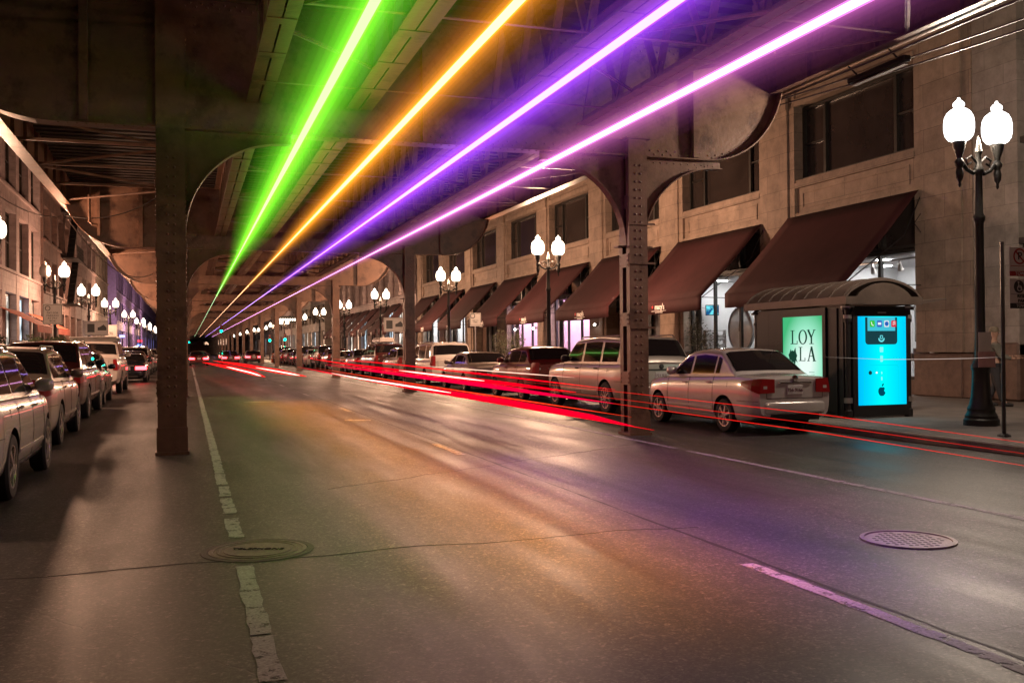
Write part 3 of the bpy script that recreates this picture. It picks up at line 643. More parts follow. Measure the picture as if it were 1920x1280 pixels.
def shop_room(parent, ya, yb, wallcol, power, col=(1, .97, .93), depth=3.6, z1=4.2):
    r = MB(); x0, x1 = XF+.62, XF+.6+depth
    r.box(x1, x1+.1, ya, yb, .3, z1); r.box(x0, x1, ya-.1, ya, .3, z1); r.box(x0, x1, yb, yb+.1, .3, z1); r.box(x0, x1+.1, ya, yb, z1, z1+.08); r.box(x0, x1, ya, yb, .2, .3); [r.box(x1-.12, x1-.02, lerp(ya, yb, k/4)-.05, lerp(ya, yb, k/4)+.05, .3, z1) for k in range(1, 4)]; r.box(x0+.9, x0+1.0, ya+.01, ya+1.3, .3, z1-.6)
    ro = r.build('shop_interior', wallcol, parent)
    l = MB(); n = max(1, int((yb-ya)/1.6))
    for k in range(n):
        for xx in (x0+.7, x0+2.3):
            yy = lerp(ya, yb, (k+.5)/n); l.lathe([(.2, z1-.03), (.2, z1-.005)], (xx, yy, 0), n=14)
    l.build('ceiling_light', emis('shop_light', col, power), parent)
    return x0, x1
PINK = pbr('pink_plaster', (.8, .55, .7), .7, var=.05)
bays = {0: ('white', 60), 1: ('white', 62), 2: (None, 0), 3: ('pink', 190), 4: ('pink', 190), 5: (None, 0), 6: ('white', 110), 7: ('white', 110)}
for i in range(NB):
    ya, yb = PY[i]+1.75, PY[i+1]-.32
    m_ = MB(); X = XF+.12
    m_.box(X+.05, XF+.9, ya, yb, 5.8, 6.92); m_.box(X-.08, X+.04, ya, yb, 6.78, 6.95); m_.box(X-.03, X+.04, ya, yb, 6.95, 7.05); m_.box(X-.04, X+.05, ya, yb, 5.78, 5.95)
    for (a, b, c, d) in ((ya+.3, yb-.3, 6.58, 6.63), (ya+.3, yb-.3, 6.08, 6.13), (ya+.3, ya+.35, 6.13, 6.58), (yb-.35, yb-.3, 6.13, 6.58)): m_.box(X+.02, X+.049, a, b, c, d)
    m_.build('spandrel', M['stone'], store); m_ = MB()
    m_.box(X+.0, XF+.9, ya, yb, 9.55, 10.4); m_.box(X-.1, X+.0, ya, yb, 9.5, 9.75); m_.build('spandrel', M['stone'], store)
    MB().box(X, XF+.9, ya, yb, 13.2, 14.5).build('parapet', M['stone'], store)
    window(store, XF+.5, ya, yb, 7.06, 9.5, (ya+1.15, yb-1.15), rail=((ya+.1, ya+1.1, 8.25), (yb-1.1, yb-.1, 8.25)))
    window(store, XF+.5, ya, yb, 10.4, 13.2, (ya+1.15, yb-1.15), rail=((ya+.1, ya+1.1, 11.7), (yb-1.1, yb-.1, 11.7)))
    kind, pw = bays[i]
    if kind:
        mm = M['white'] if kind == 'white' else PINK
        window(store, XF+.5, ya, yb, .55, 4.3, (ya+(yb-ya)*.34, ya+(yb-ya)*.67), mat=M['shopglass'], name='display_window', fr=M['darkframe'])
        window(store, XF+.5, ya, yb, 4.32, 5.78, (ya+(yb-ya)*.34, ya+(yb-ya)*.67), name='transom_window', fr=M['darkframe'])
        m_ = MB(); m_.box(XF+.3, XF+.7, ya, yb, .15, .55); m_.build('window_plinth', M['granite'], store)
        shop_room(store, ya, yb, mm, pw, (1, .97, .95) if kind == 'white' else (1, .75, .9))
    else:
        window(store, XF+.7, ya, yb, 3.2, 5.78, (ya+1.5, yb-1.5), name='transom_window', fr=M['darkframe'])
        d_ = MB(); d_.box(XF+.7, XF+.9, ya, ya+1.1, .15, 3.2); d_.box(XF+.7, XF+.9, yb-1.1, yb, .15, 3.2); d_.build('door_surround', M['granite'], store)
        for k in range(3):
            a = ya+1.15+k*(yb-ya-2.3)/3; b = a+(yb-ya-2.3)/3-.05
            do = window(store, XF+.8, a, b, .16, 3.15, (), mat=pbr('door_glass_lit', (.18, .17, .17), .15, var=.3), rail=((a, b, 1.1),), name='door', fr=M['darkframe'])
store_back = MB(); store_back.box(XF+4.6, XF+4.8, 20, PY[-1]+1.45, 0, 14.5); store_back.box(XF+.9, XF+4.6, 20, PY[-1]+1.45, 13.5, 14.5); store_back.box(XF+.9, XF+4.6, 19.9, 20.0, 0, 14.5); store_back.box(XF+.9, XF+4.6, PY[-1]+1.45, PY[-1]+1.6, 0, 14.5)
store_back.build('rear_wall', M['stone2'], store)
# awnings
XA = 16.72
def make_awning(label, y, txt=True):
    w0, w1 = 1.5, 7.6; Wd = w1-w0
    t = thing('awning', label, 'awning', (0, y, 0), 0, 'maroon shop awnings')
    c = MB(); vs = []; fs = []; nu, nv = 12, 8
    for j in range(nv+1):
        v = j/nv
        for i in range(nu+1):
            u = i/nu; sag = -.07*sin(pi*v)*(1+.3*sin(pi*u*3))-.05*v*sin(pi*u)*.6
            vs.append((lerp(XF-.02, XA, v), w0+Wd*u, lerp(5.82, 3.27, v)+sag))
    for j in range(nv):
        for i in range(nu): a = j*(nu+1)+i; fs.append((a, a+1, a+nu+2, a+nu+1))
    c.add(vs, fs); o = c.build('canopy', M['awning'], t, smooth=True); so = o.modifiers.new('s', 'SOLIDIFY'); so.thickness = .012
    c = MB()
    for uu in (.0, .25, .5, .75, 1.):
        for j in range(nv*2):
            q = []
            for vv in (j/(nv*2), (j+1)/(nv*2)):
                sg = -.07*sin(pi*vv)*(1+.3*sin(pi*uu*3))-.05*vv*sin(pi*uu)*.6; q.append(Vector((lerp(XF-.02, XA, vv)-.006, w0+.012+(Wd-.024)*uu, lerp(5.82, 3.27, vv)+sg+.006)))
            c.beam(q[0], q[1], .022, .008)
    c.build('seam', M['awning'], t)
    c = MB(); vs = []; fs = []
    for i in range(nu*2+1):
        u = i/(nu*2); z = 3.27-.03*sin(pi*u); wv = .012*sin(u*26)
        vs += [(XA-.003, w0+Wd*u, z), (XA-.012+wv, w0+Wd*u, z-.46-.02*sin(pi*u))]
    for i in range(nu*2): fs.append((2*i, 2*i+1, 2*i+3, 2*i+2))
    c.add(vs, fs); o = c.build('valance', M['awning'], t, smooth=True); so = o.modifiers.new('s', 'SOLIDIFY'); so.thickness = .01
    c = MB()
    for yy in (w0+.05, w1-.05): c.tube([(XF+.3, yy, 3.2), (XA+.02, yy, 3.245)], .014, 6); c.tube([(XF+.1, yy, 5.7), (XF-.5, yy, 4.55), (XA+.05, yy, 3.24)], .016, 6)
    c.tube([(XA+.02, w0, 3.25), (XA+.02, w1, 3.25)], .016, 6)
    c.tube([(XF+.3, w0-.02, 5.5), (XF-.2, w0-.02, 4.9), (XF+.35, w0-.02, 4.3)], .012, 6)
    c.build('folding_arm', M['blackmetal'], t)
    if txt:
        ym = w0+Wd*.5
        text("macy's", .29, M['lettering'], t, (XA-.04, ym-.04, 3.03), FACE_NEGX, bold=.008)
        st = MB(); pts = []
        for k in range(10): r_ = .085 if k % 2 == 0 else .035; a = pi/2+k*pi/5; pts.append((ym+.53+r_*cos(a)*-1, 3.04+r_*sin(a)))
        st.prism(pts, XA-.045, XA-.035, axis='x'); st.build('star', M['redstar'], t)
        ln = MB(); ln.box(XA-.045, XA-.035, ym-.55, ym+.6, 2.875, 2.89); ln.build('underline', M['lettering'], t)
        text('ON STATE STREET', .075, M['lettering'], t, (XA-.04, ym, 2.825), FACE_NEGX)
    return t
al = ['large maroon awning behind the bus shelter, nearest the camera', 'maroon awning with white lettering above the silver sedan', 'maroon awning just left of the nearest right column', 'maroon awning behind the second street lamp', 'maroon awning over the pink display windows', 'sixth maroon awning along the store', 'seventh maroon awning along the store', 'eighth maroon awning, at the far end of the store']
a0 = make_awning(al[0], PY[0], False)
a1 = make_awning(al[1], PY[1], True)
for i in range(2, NB): dup(a1, (0, PY[i], 0), 0, al[i])
# things in the shop windows
t = thing('wall_clock', 'huge oval clock face standing in the shop window behind the sedan', 'clock', (20.6, 32.9, 2.2))
mb = MB(); mb.lathe([(.01, 0), (1.18, 0), (1.25, .03), (1.25, .09), (.01, .09)], n=48, axis='x'); mb.build('face', pbr('clock_face', (.72, .72, .7), .6, var=.12, scale=2), t, smooth=True)
mb = MB(); mb.lathe([(1.255, -.02), (1.255, .1), (1.31, .1), (1.31, -.02), (1.255, -.02)], n=48, axis='x', cap=False); mb.build('rim', pbr('grey_rim', (.25, .25, .25), .5), t, smooth=True)
mb = MB(); mb.beam((-.02, -.05, -.1), (-.02, -.3, .85), .02, .07, up=(1, 0, 0)); mb.beam((-.03, .05, -.1), (-.03, -.1, 1.0), .02, .05, up=(1, 0, 0)); mb.build('hand', M['signblack'], t)
t.scale = (1, .68, .68)
t = thing('television', 'small wall television with a cyan picture inside the shop', 'television', (20.35, 34.6, 3.02), radians(70)); t.scale = (.65, .65, .8)
mb = MB(); mb.box(-.03, .03, -.42, .42, -.27, .27); mb.build('casing', M['plastic'], t); mb = MB(); mb.box(-.036, -.031, -.38, .38, -.23, .23)
m_, nt_, o_ = newmat('tv_picture'); e_ = nt_.nodes.new('ShaderNodeEmission'); n_ = nt_.nodes.new('ShaderNodeTexNoise'); n_.inputs['Scale'].default_value = 4; cr_ = nt_.nodes.new('ShaderNodeValToRGB'); cr_.color_ramp.elements[0].color = (.01, .1, .3, 1); cr_.color_ramp.elements[0].position = .4; cr_.color_ramp.elements[1].color = (.2, .9, 1, 1); cr_.color_ramp.elements[1].position = .6
tc_ = nt_.nodes.new('ShaderNodeTexCoord'); nt_.links.new(tc_.outputs['Object'], n_.inputs[0]); nt_.links.new(n_.outputs[0], cr_.inputs[0]); nt_.links.new(cr_.outputs[0], e_.inputs[0]); e_.inputs[1].default_value = 1; nt_.links.new(e_.outputs[0], o_.inputs[0])
mb.build('screen', m_, t); mb = MB(); mb.beam((.0, .0, .0), (0, 1.2, .25), .03, .03); mb.build('bracket', M['silver'], t)
t = thing('display_shelf', 'shop shelf stacked with folded white goods behind the window', 'shelf', (20.35, 34.3, .31), radians(75)); t.scale = (1, .55, .95)
mb = MB()
for z in (.35, .75, 1.15, 1.55, 1.95): mb.box(0, .45, -.75, .75, z, z+.03)
for y in (-.75, .73): mb.box(0, .45, y, y+.02, 0, 2.0)
mb.build('rack', M['silver'], t)
mb = MB()
for z in (.38, .78, 1.18, 1.58):
    for k in range(5):
        for q in range(2): mb.box(.03, .38+random.uniform(0, .05), -.7+k*.29, -.46+k*.29, z+q*.11, z+.1+q*.11+random.uniform(-.01, .01))
mb.build('folded_goods', pbr('folded_linen', (.6, .6, .6), .8, var=.35, scale=3), t, bevel=.02)
for k in range(3):
    t = thing('shop_mannequin', ['headless white shop mannequin at the left of the display', 'white shop mannequin in the middle of the display', 'dark dressed shop mannequin at the right of the display'][k], 'mannequin', (20.4+.3*(k % 2), (44.9, 47.2, 24.2)[k], .55))
    mb = MB(); mb.lathe([(.02, 0), (.06, .02), (.06, .8), (.13, .9), (.17, 1.05), (.12, 1.25), (.17, 1.5), (.16, 1.62), (.05, 1.68), (.045, 1.75), (.09, 1.85), (.08, 1.95), (.01, 2.0)], n=12)
    mb.build('torso', M['cloth1'] if k == 2 else M['white'], t, smooth=True)
t = thing('spotlight_track', 'ceiling track of display spotlights behind the sedan', 'light fitting', (20.2, 24.7, 4.08))
mb = MB(); mb.box(-.03, .03, -2.8, 2.8, 0, .05); mb.build('rail', M['silver'], t)
for k in range(5):
    y = -2.4+k*1.2; mb = MB(); mb.tube([(0, y, 0), (0, y, -.1), (.1, y+.05, -.28)], [.02, .05, .09], 10); mb.build('spot_head', M['silver'], t, smooth=True)
for k, y in enumerate((43.6, 52.5, 55.8)):
    t = thing('display_spotlight', ['bright star-like spotlight beside the pink shop window', 'bright spotlight behind the parking sign on the right', 'bright spotlight over the silver car in the fifth bay'][k], 'light fitting', (XF-.12, y, 2.65)); mb = MB(); mb.tube([(0, 0, 0), (.2, 0, .05)], [.07, .05], 10); mb.build('housing', M['silver'], t)
    mb = MB(); mb.lathe([(.01, -.06), (.05, -.04), (.06, 0), (.01, 0.0)], n=12, axis='x'); mb.build('bulb', emis('spot_bulb', (1, .95, .9), 60), t)
# ---- dark neighbour at the right edge
nb = thing('stone_building', 'dark bronze fronted building with glass doors at the right edge', 'building', (0, 0, 0))
mb = MB(); mb.box(XF+.02, XF+.9, 18.2, 19.6, 1.3, 14); mb.box(XF+.25, XF+1.2, 2, 19.9, 6.6, 14); mb.build('wall', M['stone2'], nb)
mb = MB(); mb.box(XF+.25, XF+.7, 2, 18.15, 5.75, 6.6); mb.box(XF+.05, XF+.6, 2, 18.15, 6.45, 6.6); mb.box(XF-.02, XF+.5, 2, 18.15, 4.0, 4.14); mb.box(XF+.1, XF+.5, 2, 18.15, 3.8, 4.0); mb.box(XF+.18, XF+.5, 2, 18.15, 3.45, 3.8)
for k in range(5): mb.box(XF+.3, XF+.75, 17.0-k*3.2, 17.4-k*3.2, .15, 5.75); mb.box(XF+.22, XF+.3, 16.93-k*3.2, 17.47-k*3.2, 4.14, 5.75)
for k in range(4): 
    for zz in (4.35, 5.2): mb.box(XF+.56, XF+.59, 14.4-k*3.2, 16.6-k*3.2, zz, zz+.05); 
    mb.box(XF+.62, XF+.75, 14.2-k*3.2, 17-k*3.2, 4.14, 5.75)
mb.build('bronze_front', M['frame'], nb)
for k in range(4):
    a = 14.25-k*3.2; 
    for q in range(2): window(nb, XF+.7, a+q*1.38, a+1.36+q*1.38, .16, 3.4, (), mat=pbr('lit_lobby_glass', (.22, .21, .2), .12, var=.4, scale=.8), rail=((a+q*1.38, a+1.36+q*1.38, 1.15),), name='door', fr=M['frame'])
for k in range(4): window(nb, XF+.6, 14.3-k*3.2, 16.9-k*3.2, 7.6, 10.6, (15.6-k*3.2,))
mb = MB(); mb.box(XF-.05, XF+.4, 19.0, 19.55, .15, 1.75); mb.box(XF-.02, XF+.4, 18.2, 19.0, .15, 1.6); mb.build('plinth', M['granite'], nb, bevel=.05)
# ---- ornate building beyond
def far_block(name, label, x, y0, y1, H, mat, bay, side, floors=4, z0=4.6, fh=4., wmat=None, cols=False, lit=()):
    """plain block with recessed windows; side=+1: front faces -X (right of street), -1: faces +X"""
    t = thing(name, label, 'building', (0, 0, 0)); n = int(round((y1-y0)/bay)); bw = (y1-y0)/n; sx = side
    w = MB(); w.box(x+sx*.45, x+sx*14, y0+.01, y1-.01, .1, H-.01)
    for i in range(n+1): yy = y0+i*bw; w.box(x, x+sx*.45, max(y0, yy-.5), min(y1, yy+.5), .1, H)
    for f in range(floors+1):
        zz = z0+f*fh
        if zz < H: w.box(x+sx*.02, x+sx*.449, y0+.02, y1-.02, zz-.35, min(H-.01, zz+.75)); w.box(x-sx*.12, x+sx*.02, y0+.02, y1-.02, zz+.75, zz+.9)
    w.box(x-sx*.35, x+sx*.3, y0, y1, H, H+.6); w.build('wall', mat, t)
    if cols:
        for i in range(n+1):
            yy = y0+i*bw; c = MB(); c.lathe([(.34, z0+.9), (.34, z0+1.1), (.26, z0+1.25), (.24, z0+fh+1.8), (.26, z0+fh+2.), (.42, z0+fh+2.45), (.46, z0+fh+2.6)], (x-sx*.25, yy, 0), n=12)
            for q in range(5): c.lathe([(.33, z0+1.9+q*1.), (.33, z0+2.35+q*1.)], (x-sx*.25, yy, 0), n=12)
            c.build('column', mat, t)
    for f in range(-1, floors):
        for i in range(n):
            a, b = y0+i*bw+.55, y0+(i+1)*bw-.55; za = z0+f*fh+.92; zb = z0+(f+1)*fh-.38
            if f < 0: za, zb = .7, z0-.4
            if zb > H or za > H-1: continue
            mt = wmat
            if f < 0 and i in lit: mt = LIT[(i+int(y0)) % 3]
            sp = ((a+b)/2,) if f >= 0 else (lerp(a, b, .33), lerp(a, b, .67))
            fm = MB(); X = x+sx*.36
            for (p, q, r, s_) in ((a, a+.08, za, zb), (b-.08, b, za, zb), (a+.08, b-.08, zb-.08, zb), (a+.08, b-.08, za, za+.08))+tuple((c-.05, c+.05, za+.08, zb-.08) for c in sp)+(((a+.08, sp[0]-.05, (za+zb)/2-.03, (za+zb)/2+.03), (sp[0]+.05, b-.08, (za+zb)/2-.03, (za+zb)/2+.03)) if f >= 0 else ()): fm.box(X, X+sx*.06, p, q, r, s_)
            fo = fm.build('window' if f >= 0 else 'shop_window', M['frame'], t)
            pm = MB(); pm.box(X+sx*.061, X+sx*.08, a+.01, b-.01, za+.01, zb-.01); pm.build('pane', mt or M['winglass'], fo)
    return t
def litmat(name, c, s):
    m, t, o = newmat(name); e = t.nodes.new('ShaderNodeEmission'); n = t.nodes.new('ShaderNodeTexNoise'); n.inputs['Scale'].default_value = 1.3; n.inputs['Detail'].default_value = 4
    tc = t.nodes.new('ShaderNodeTexCoord'); t.links.new(tc.outputs['Object'], n.inputs[0]); r = t.nodes.new('ShaderNodeMapRange'); r.inputs[1].default_value = .35; r.inputs[2].default_value = .65; r.inputs[3].default_value = s*.15; r.inputs[4].default_value = s*1.3
    t.links.new(n.outputs[0], r.inputs[0]); t.links.new(r.outputs[0], e.inputs[1]); e.inputs[0].default_value = S(c); t.links.new(e.outputs[0], o.inputs[0]); return m
LIT = [litmat('lit_shop_white', (1, .88, .75), 1.5), litmat('lit_shop_cool', (.75, .9, 1), 1.3), litmat('lit_shop_warm', (1, .6, .4), 1.2)]
far_block('ornate_building', 'pale ornate building with banded columns beyond the department store', XF, 83.2, 127, 19, M['stone3'], 4.9, 1, 3, 5.6, 4.4, cols=True, lit=(0, 1, 2, 3, 5, 6, 7))
for i in range(8):
    d_ = dup(a1, (0, 83.2+i*5.4, 0), 0, ['first', 'second', 'third', 'fourth', 'fifth', 'sixth', 'seventh', 'eighth'][i]+' small maroon awning on the ornate building', skip=()); d_.scale = (1, .68, 1); d_['group'] = 'maroon awnings on the ornate building'
far_block('brick_building', 'warm lit building beyond the cross street on the right', XF, 143, 190, 20, M['stone2'], 5, 1, 4, lit=range(9))
far_block('far_building', 'farthest building at the right end of the street', XF, 192, 380, 24, M['stone3'], 6, 1, 4, lit=range(0, 18, 2))
# ---- left side
XLf = -9.3
far_block('stone_building', 'pale stone building with tall windows at the left edge', XLf, 30, 71, 24, M['stone3'], 4.6, -1, 4, 5.2, 4.6, lit=(5, 6, 7, 8))
M['bluelit'] = pbr('blue_light_in_stone', (.26, .22, .62), .7, var=.2)  # blue night light put into the wall colour of the far left buildings
far_block('brick_building', 'narrow dark brick building with the fire escape on the left', XLf, 72.2, 92, 26, M['stone4'], 4., -1, 5, 4.8, 3.6)
far_block('white_building', 'pale plain walled building past the fire escape on the left', XLf, 92.5, 112, 30, M['stone3'], 5, -1, 5, 4.8, 4, lit=(1, 2))
far_block('grey_building', 'grey building on the left before the cross street', XLf, 112.5, 128, 32, M['stone2'], 4, -1, 6, 4.8, 4)
far_block('blue_lit_building', 'tall building with blue light put into its wall colour, past the cross street on the left', XLf, 143, 200, 40, M['bluelit'], 5, -1, 8, 4.8, 4.2, lit=(1, 3, 5))
far_block('end_building', 'farthest building at the left end of the street', XLf, 202, 380, 40, M['bluelit'], 6, -1, 8, 4.8, 4.2, lit=range(0, 16, 3))
for k, (y, lab) in enumerate(((56, 'small orange awning at the left edge'), (64.5, 'orange and violet awning behind the hedge'))):
    t = thing('awning', lab, 'awning', (0, 0, 0)); mb = MB(); mb.add([(XLf+.02, y, 3.9), (XLf+.02, y+6.2, 3.9), (XLf+1.8, y+6.2, 2.95), (XLf+1.8, y, 2.95)], [(0, 1, 2, 3)]); o = mb.build('canopy', pbr('orange_awning_cloth', (.45, .11, .06), .8), t)
    s_ = o.modifiers.new('s', 'SOLIDIFY'); s_.thickness = .02
    mb = MB(); mb.box(XLf+1.8, XLf+1.82, y, y+6.2, 2.6, 2.94); mb.build('valance', pbr('orange_awning_cloth2', (.38, .09, .06), .8), t)
# fire escape
t = thing('fire_escape', 'black iron fire escape with ladders on the brick building', 'fire escape', (0, 0, 0))
mb = MB()
for f in range(5):
    z = 5.2+f*3.6; y0, y1 = 82, 86.5
    mb.box(XLf+.03, XLf+1.2, y0, y1, z, z+.06)
    for k in range(10): yy = lerp(y0, y1, k/9); mb.box(XLf+1.15, XLf+1.19, yy-.02, yy+.02, z, z+1)
    for zz in (.5, 1.): mb.box(XLf+1.15, XLf+1.19, y0, y1, z+zz, z+zz+.04)
    mb.beam((XLf+.6, y0+.3, z), (XLf+.6, y1-.4, z+3.6), .5, .08)
    for k in range(9): p = lerp(y0+.3, y1-.4, k/9); zz = lerp(z, z+3.6, k/9); mb.box(XLf+.3, XLf+.9, p, p+.25, zz+.1, zz+.13)
mb.build('platforms_and_stairs', M['blackmetal'], t)
bpy.data.objects['platforms_and_stairs'].name = 'landing'
# ============================================================ BUS SHELTER
SX0, SX1, SY0, SY1 = 12.07, 13.62, 15.5, 18.75
sh = thing('bus_shelter', 'dark metal bus shelter with barrel roof and lit posters', 'bus shelter', ((SX0+SX1)/2, (SY0+SY1)/2, .15))
ox, oy, oz = (SX0+SX1)/2, (SY0+SY1)/2, .15
def sb(name, mat, fn, **k):
    mb = MB(); fn(mb); mb.v = [(x-ox, y-oy, z-oz) for x, y, z in mb.v]; return mb.build(name, mat, sh, **k)
for (x, y) in ((SX0+.06, SY0+.06), (SX1-.06, SY0+.06), (SX0+.06, SY1-.06), (SX1-.06, SY1-.06)):
    sb('post', M['blackmetal'], lambda m: (m.tube([(x, y, .15), (x, y, 2.36)], .055, 10), m.lathe([(.085, .15), (.085, .3), (.06, .32)], (x, y, 0), n=12), m.lathe([(.12, 2.26), (.12, 2.3), (.06, 2.34)], (x, y, 0), n=12), m.lathe([(.075, 2.02), (.075, 2.08)], (x, y, 0), n=10)), smooth=True)
for (x, y) in ((SX0+.06, SY0+.06), (SX1-.06, SY0+.06)):
    sb('post_clamp', M['silver'], lambda m: (m.lathe([(.078, 2.09), (.078, 2.16)], (x, y, 0), n=10), m.lathe([(.13, 2.3), (.13, 2.33)], (x, y, 0), n=10), m.lathe([(.08, .45), (.08, .55)], (x, y, 0), n=10)))
def vault(m, y0, y1, r=0., lip=0.):
    n = 16; pr = [(lerp(SX0-.12, SX1+.12, i/n), 2.50+.37*sin(pi*i/n)**.62) for i in range(n+1)]
    pr2 = [(x, z-.05) for x, z in pr[::-1]]; pr = [(x, z+r) for x, z in pr]
    m.prism(pr+pr2, y0, y1, axis='y')
sb('roof', M['shelterroof'], lambda m: vault(m, SY0-.12, SY1+.12), smooth=True)
def seams(m):
    k = SY0-.05
    while k < SY1+.1: vault(m, k, k+.035, .018); k += .42
sb('roof_seam', M['shelterroof'], seams)
sb('fascia', M['shelterroof'], lambda m: (m.box(SX0-.14, SX1+.14, SY0-.15, SY0-.06, 2.36, 2.51), m.box(SX0-.14, SX0-.05, SY0-.059, SY1+.06, 2.36, 2.51), m.box(SX1+.05, SX1+.14, SY0-.059, SY1+.06, 2.36, 2.51), m.box(SX0-.14, SX1+.14, SY1+.06, SY1+.15, 2.36, 2.51)))
sb('gable_panel', M['shelterroof'], lambda m: m.prism([(lerp(SX0+.12, SX1-.12, i/14), 2.5+.28*sin(pi*i/14)**.7) for i in range(15)], SY0-.135, SY0-.1, axis='y'))
sb('canopy_flap', M['shelterroof'], lambda m: m.add([(SX1+.12, SY0, 2.36), (SX1+.85, SY0, 2.47), (SX1+.85, SY1, 2.47), (SX1+.12, SY1, 2.36), (SX1+.12, SY0, 2.43), (SX1+.85, SY0, 2.5), (SX1+.85, SY1, 2.5), (SX1+.12, SY1, 2.43)], [(0, 1, 2, 3), (4, 5, 6, 7), (0, 1, 5, 4), (1, 2, 6, 5), (2, 3, 7, 6), (3, 0, 4, 7)]))
sb('poster_case', M['blackmetal'], lambda m: m.box(SX0+.14, SX1-.03, SY0+.0, SY0+.22, .18, 2.33), bevel=.01)
sb('side_panel', pbr('black_enamel', (.012, .010, .010), .45), lambda m: (m.box(SX0+.02, SX0+.09, SY0+.14, SY0+.64, .2, 2.34), m.box(SX0+.0, SX0+.12, SY0+.66, SY1-.6, .2, 2.34), m.box(SX0+.02, SX0+.09, SY1-.58, SY1-.1, .2, 2.34)), bevel=.008)
sb('rear_glass', M['shopglass'], lambda m: m.box(SX1-.06, SX1-.045, SY0+.3, SY1-.1, .35, 2.2))
sb('bench', M['blackmetal'], lambda m: (m.box(SX0+.5, SX0+.9, SY0+.6, SY1-.6, .58, .62), m.box(SX0+.65, SX0+.75, SY0+.8, SY0+.9, .15, .58), m.box(SX0+.65, SX0+.75, SY1-.9, SY1-.8, .15, .58)))
# lit cyan poster
px0, px1, pz0, pz1 = 12.32, 13.46, .4, 2.13; PYF = SY0-.004
m_, nt_, o_ = newmat('cyan_poster'); e_ = nt_.nodes.new('ShaderNodeEmission'); tc_ = nt_.nodes.new('ShaderNodeTexCoord'); sp_ = nt_.nodes.new('ShaderNodeSeparateXYZ'); nt_.links.new(tc_.outputs['Generated'], sp_.inputs[0])
cr_ = nt_.nodes.new('ShaderNodeValToRGB'); cr_.color_ramp.elements[0].color = (.0, .50, .95, 1); cr_.color_ramp.elements[1].color = (0, .62, .95, 1); e2 = cr_.color_ramp.elements.new(.5); e2.color = (0, .98, 1, 1)
nt_.links.new(sp_.outputs[0], cr_.inputs[0]); nt_.links.new(cr_.outputs[0], e_.inputs[0]); e_.inputs[1].default_value = 1.05; nt_.links.new(e_.outputs[0], o_.inputs[0])
sb('lit_poster', m_, lambda m: m.box(px0, px1, PYF, SY0-.001, pz0, pz1))
pc = (px0+px1)/2
def rrect(x0, x1, z0, z1, r, n=5, top=True):
    pts = []
    for (cx, cz, a) in ((x1-r, z1-r, 0), (x0+r, z1-r, 90), (x0+r, z0+r, 180), (x1-r, z0+r, 270)):
        if not top and a < 180: pts.append((x1, z1) if a == 0 else (x0, z1)); continue
        pts += [(cx+r*cos(radians(a+90*k/n)), cz+r*sin(radians(a+90*k/n))) for k in range(n+1)]
    return pts
DK = emis('poster_dark', (.01, .05, .06), 1); 
L1, L2, L3 = PYF-.002, PYF-.004, PYF-.006
sb('printed_phone', DK, lambda m: m.prism(rrect(pc-.40, pc+.36, 1.58, pz1-.02, .07, top=False), L1, PYF-.0005, axis='y'))
sb('printed_screen', emis('poster_screen', (.06, .55, .7), 1), lambda m: m.box(pc-.345, pc+.31, L2, L1-.0003, 1.845, pz1-.02))
for k, c in enumerate(((.05, .55, .05), (.05, .15, .55), (.7, .75, .8), (.65, .03, .06))):
    x = pc-.235+k*.17; sb('printed_icon', emis('poster_icon', c, 1), lambda m: m.prism(rrect(x-.06, x+.06, 1.92, 2.05, .025), L3, L2-.0003, axis='y'))
    def glyph(m):
        if k == 0: m.tube([(x+.025, L3-.001, 1.95), (x-.01, L3-.001, 1.965), (x-.025, L3-.001, 2.02)], .009, 6)
        if k == 1: m.box(x-.038, x+.038, L3-.002, L3-.0003, 1.965, 2.01)
        if k == 2: m.prism([(x+.045*cos(a*pi/8), 1.985+.045*sin(a*pi/8)) for a in range(16)], L3-.002, L3-.0003, axis='y')
        if k == 3: m.tube([(x-.015, L3-.001, 1.955), (x-.015, L3-.001, 2.02), (x+.025, L3-.001, 2.03), (x+.025, L3-.001, 1.965)], .007, 6)
    sb('icon_glyph', emis('poster_glyph', (.02, .12, .5) if k == 2 else (.9, .95, .95), 1), glyph)
sb('printed_button', emis('poster_button', (.15, .75, .8), 1), lambda m: (m.prism([(pc-.02+.075*cos(a*pi/12), 1.7+.075*sin(a*pi/12)) for a in range(12, 25)]+[(pc-.02+.05*cos(a*pi/12), 1.71+.05*sin(a*pi/12)) for a in range(24, 11, -1)], L2, L1-.0003, axis='y'), m.prism(rrect(pc-.055, pc+.015, 1.69, 1.76, .015), L2, L1-.0003, axis='y')))
sb('printed_button_mark', DK, lambda m: m.prism(rrect(pc-.038, pc-.002, 1.705, 1.745, .008), L3, L2-.0003, axis='y'))
CY2 = emis('poster_pale', (.25, .95, .97), 1); CY3 = emis('poster_outline', (0, .72, .85), 1)
def outline(m):
    for (a, b, c, d) in ((pc-.43, pc-.42, pz0+.01, 1.1), (pc+.38, pc+.39, pz0+.01, 1.1), (pc-.36, pc+.32, 1.17, 1.18)): m.box(a, b, PYF-.0015, PYF-.0003, c, d)
    for sx, cxx in ((-1, pc-.36), (1, pc+.32)):
        pts = [(cxx+sx*.065*cos(k*pi/12), 1.11+.065*sin(k*pi/12)) for k in range(7)]
        for a, b in zip(pts, pts[1:]): m.beam((a[0], PYF-.001, a[1]), (b[0], PYF-.001, b[1]), .003, .012)
sb('printed_outline', CY3, outline)
sb('printed_camera', DK, lambda m: m.prism([(pc-.29+.04*cos(a*pi/10), 1.03+.04*sin(a*pi/10)) for a in range(20)], L1, PYF-.0003, axis='y'))
